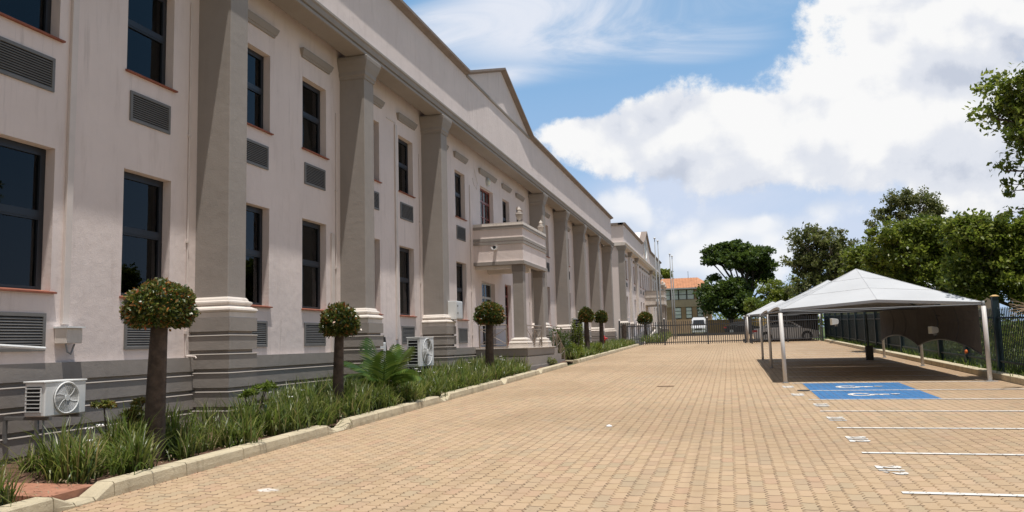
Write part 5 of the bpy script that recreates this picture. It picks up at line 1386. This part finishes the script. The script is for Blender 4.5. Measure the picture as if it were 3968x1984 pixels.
tree('slender_tree', 'thin topped tree rising against the sky right of centre', 44, [(2225, 540, 26, 22, 0), (2262, 505, 34, 20, 0), (2310, 500, 38, 18, 0), (2345, 530, 24, 26, 0), (2290, 545, 40, 20, 0), (2195, 565, 18, 8, 0)],
     (9.6, 44, gz(44)), 'leaf_olive', .15, 120, 62, .34, .2, 'bark_pale', forks=(9.2, 44, 3.0))
tree('green_tree', 'broad sunlit green tree filling the right behind canopy', 38, [(2250, 600, 56, 32, 0), (2330, 590, 56, 36, 0), (2300, 640, 70, 42, 0), (2390, 600, 56, 40, 0), (2230, 650, 46, 34, 1), (2370, 670, 70, 46, 0), (2290, 700, 60, 30, 0)],
     (9.6, 38, gz(38)), 'leaf_mid', .19, 430, 62, .40, .3)
tree('green_tree', 'dark leafy tree at right edge above the fence', 29, [(2440, 590, 56, 40, 0), (2510, 590, 50, 46, 0), (2560, 640, 60, 60, 0), (2470, 660, 70, 50, 0), (2550, 720, 70, 46, 0), (2440, 715, 50, 30, 0), (2600, 600, 50, 60, 0)],
     (9.8, 29, gz(29)), 'leaf_mid', .155, 430, 62, .33, .28)
tree('plane_tree', 'big leaved tree reaching in from upper right corner', 21, [(2540, 215, 62, 34, 0), (2570, 270, 90, 34, 0), (2505, 290, 46, 24, 0), (2560, 340, 60, 22, 0), (2590, 400, 46, 24, 0), (2530, 425, 26, 12, 0), (2570, 470, 34, 20, 0), (2560, 520, 36, 16, 0), (2640, 300, 90, 120, 0)],
     (12.6, 21, gz(21)), 'leaf_mid', .15, 170, 36, .30, .22, 'bark', .8, forks=(11.8, 21, 3.2))
# trees along the street side, just outside the frame; they show in the windows and shade the verge
for x, y, h, lb in ((11.5, 13, 5.5, 'street tree at right just outside the frame near the plane tree'), (12.0, 5, 6.0, 'street tree at right beside the camera'), (11.5, -4, 5.5, 'street tree at right behind the camera')):
    t = thing('street_tree', lb, 'tree', (x, y, gz(y)), 'street trees behind the right fence'); C = []
    MB().tube([(x, y, gz(y)-.2), (x+.1, y, gz(y)+h*.35), (x, y, gz(y)+h*.7)], [.25, .2, .1], 8).build('trunk', 'bark', t, True)
    for i in range(130):
        d = np.array([random.gauss(0, 1), random.gauss(0, 1), random.gauss(0, .8)]); d /= np.linalg.norm(d); p = np.array([x, y, gz(y)+h*.68])+d*np.array([2.3, 2.6, h*.32])*rnd(.4, 1)
        C.append(p+RNG.normal(size=(55, 3))*.28)
    V, Q = leaves(np.concatenate(C), .16, .55, .5); rawmesh('crown', V, Q, 'leaf_mid', t)
# shrubs behind the fence
C = []
for i in range(150):
    y = rnd(14, 57); c = np.array([rnd(7.6, 9.6), y, gz(y)+rnd(.15, 1.15)]); C.append(c+RNG.normal(size=(110, 3))*np.array([.35, .5, .28]))
V, Q = leaves(np.concatenate(C), .12, .5, .4)
tag(rawmesh('undergrowth', V, Q, 'leaf_mid'), 'tangled green undergrowth behind the right fence', 'undergrowth', kind='stuff')
# dry twiggy branches poking in at right edge
tw = MB(); o = at(2600, 775, 19.0)
for i in range(11):
    a = at(2537+rnd(0, 12), 752+i*4.2+rnd(-3, 3), 18.8+rnd(-.5, .5)); c = o.lerp(a, .5)+Vector((rnd(-.05, .05), rnd(-.2, .2), rnd(-.05, .08)))
    tw.tube([o, c, a], [.012, .008, .004], 5)
tw.tube([(8.6, 19.2, gz(19)), tuple(o)], [.04, .014], 6)
tag(tw.build('dry_shrub', 'dead_twig'), 'bare orange brown twigs poking in at right frame edge', 'shrub')
# flat roof and lattice glimpsed behind the trees at right
t = thing('distant_house', 'grey sheet roofed house glimpsed between trees at right', 'house', (16, 52, gz(52)))
a = at(2385, 720, 52); MB().box(a.x-2.5, a.x+2.6, 52, 58, gz(52), a.z-.1).build('wall', 'concrete_far', t)
MB().prism([(51.6, a.z-.1), (58.4, a.z+1.0), (58.4, a.z+1.1), (51.6, a.z+.02)], 'x', a.x-2.8, a.x+2.9).build('roof', 'sheet_roof', t)
MB().box(a.x-1.5, a.x-.5, 51.95, 52.02, a.z-1.4, a.z-.5).build('window', 'frame', t)
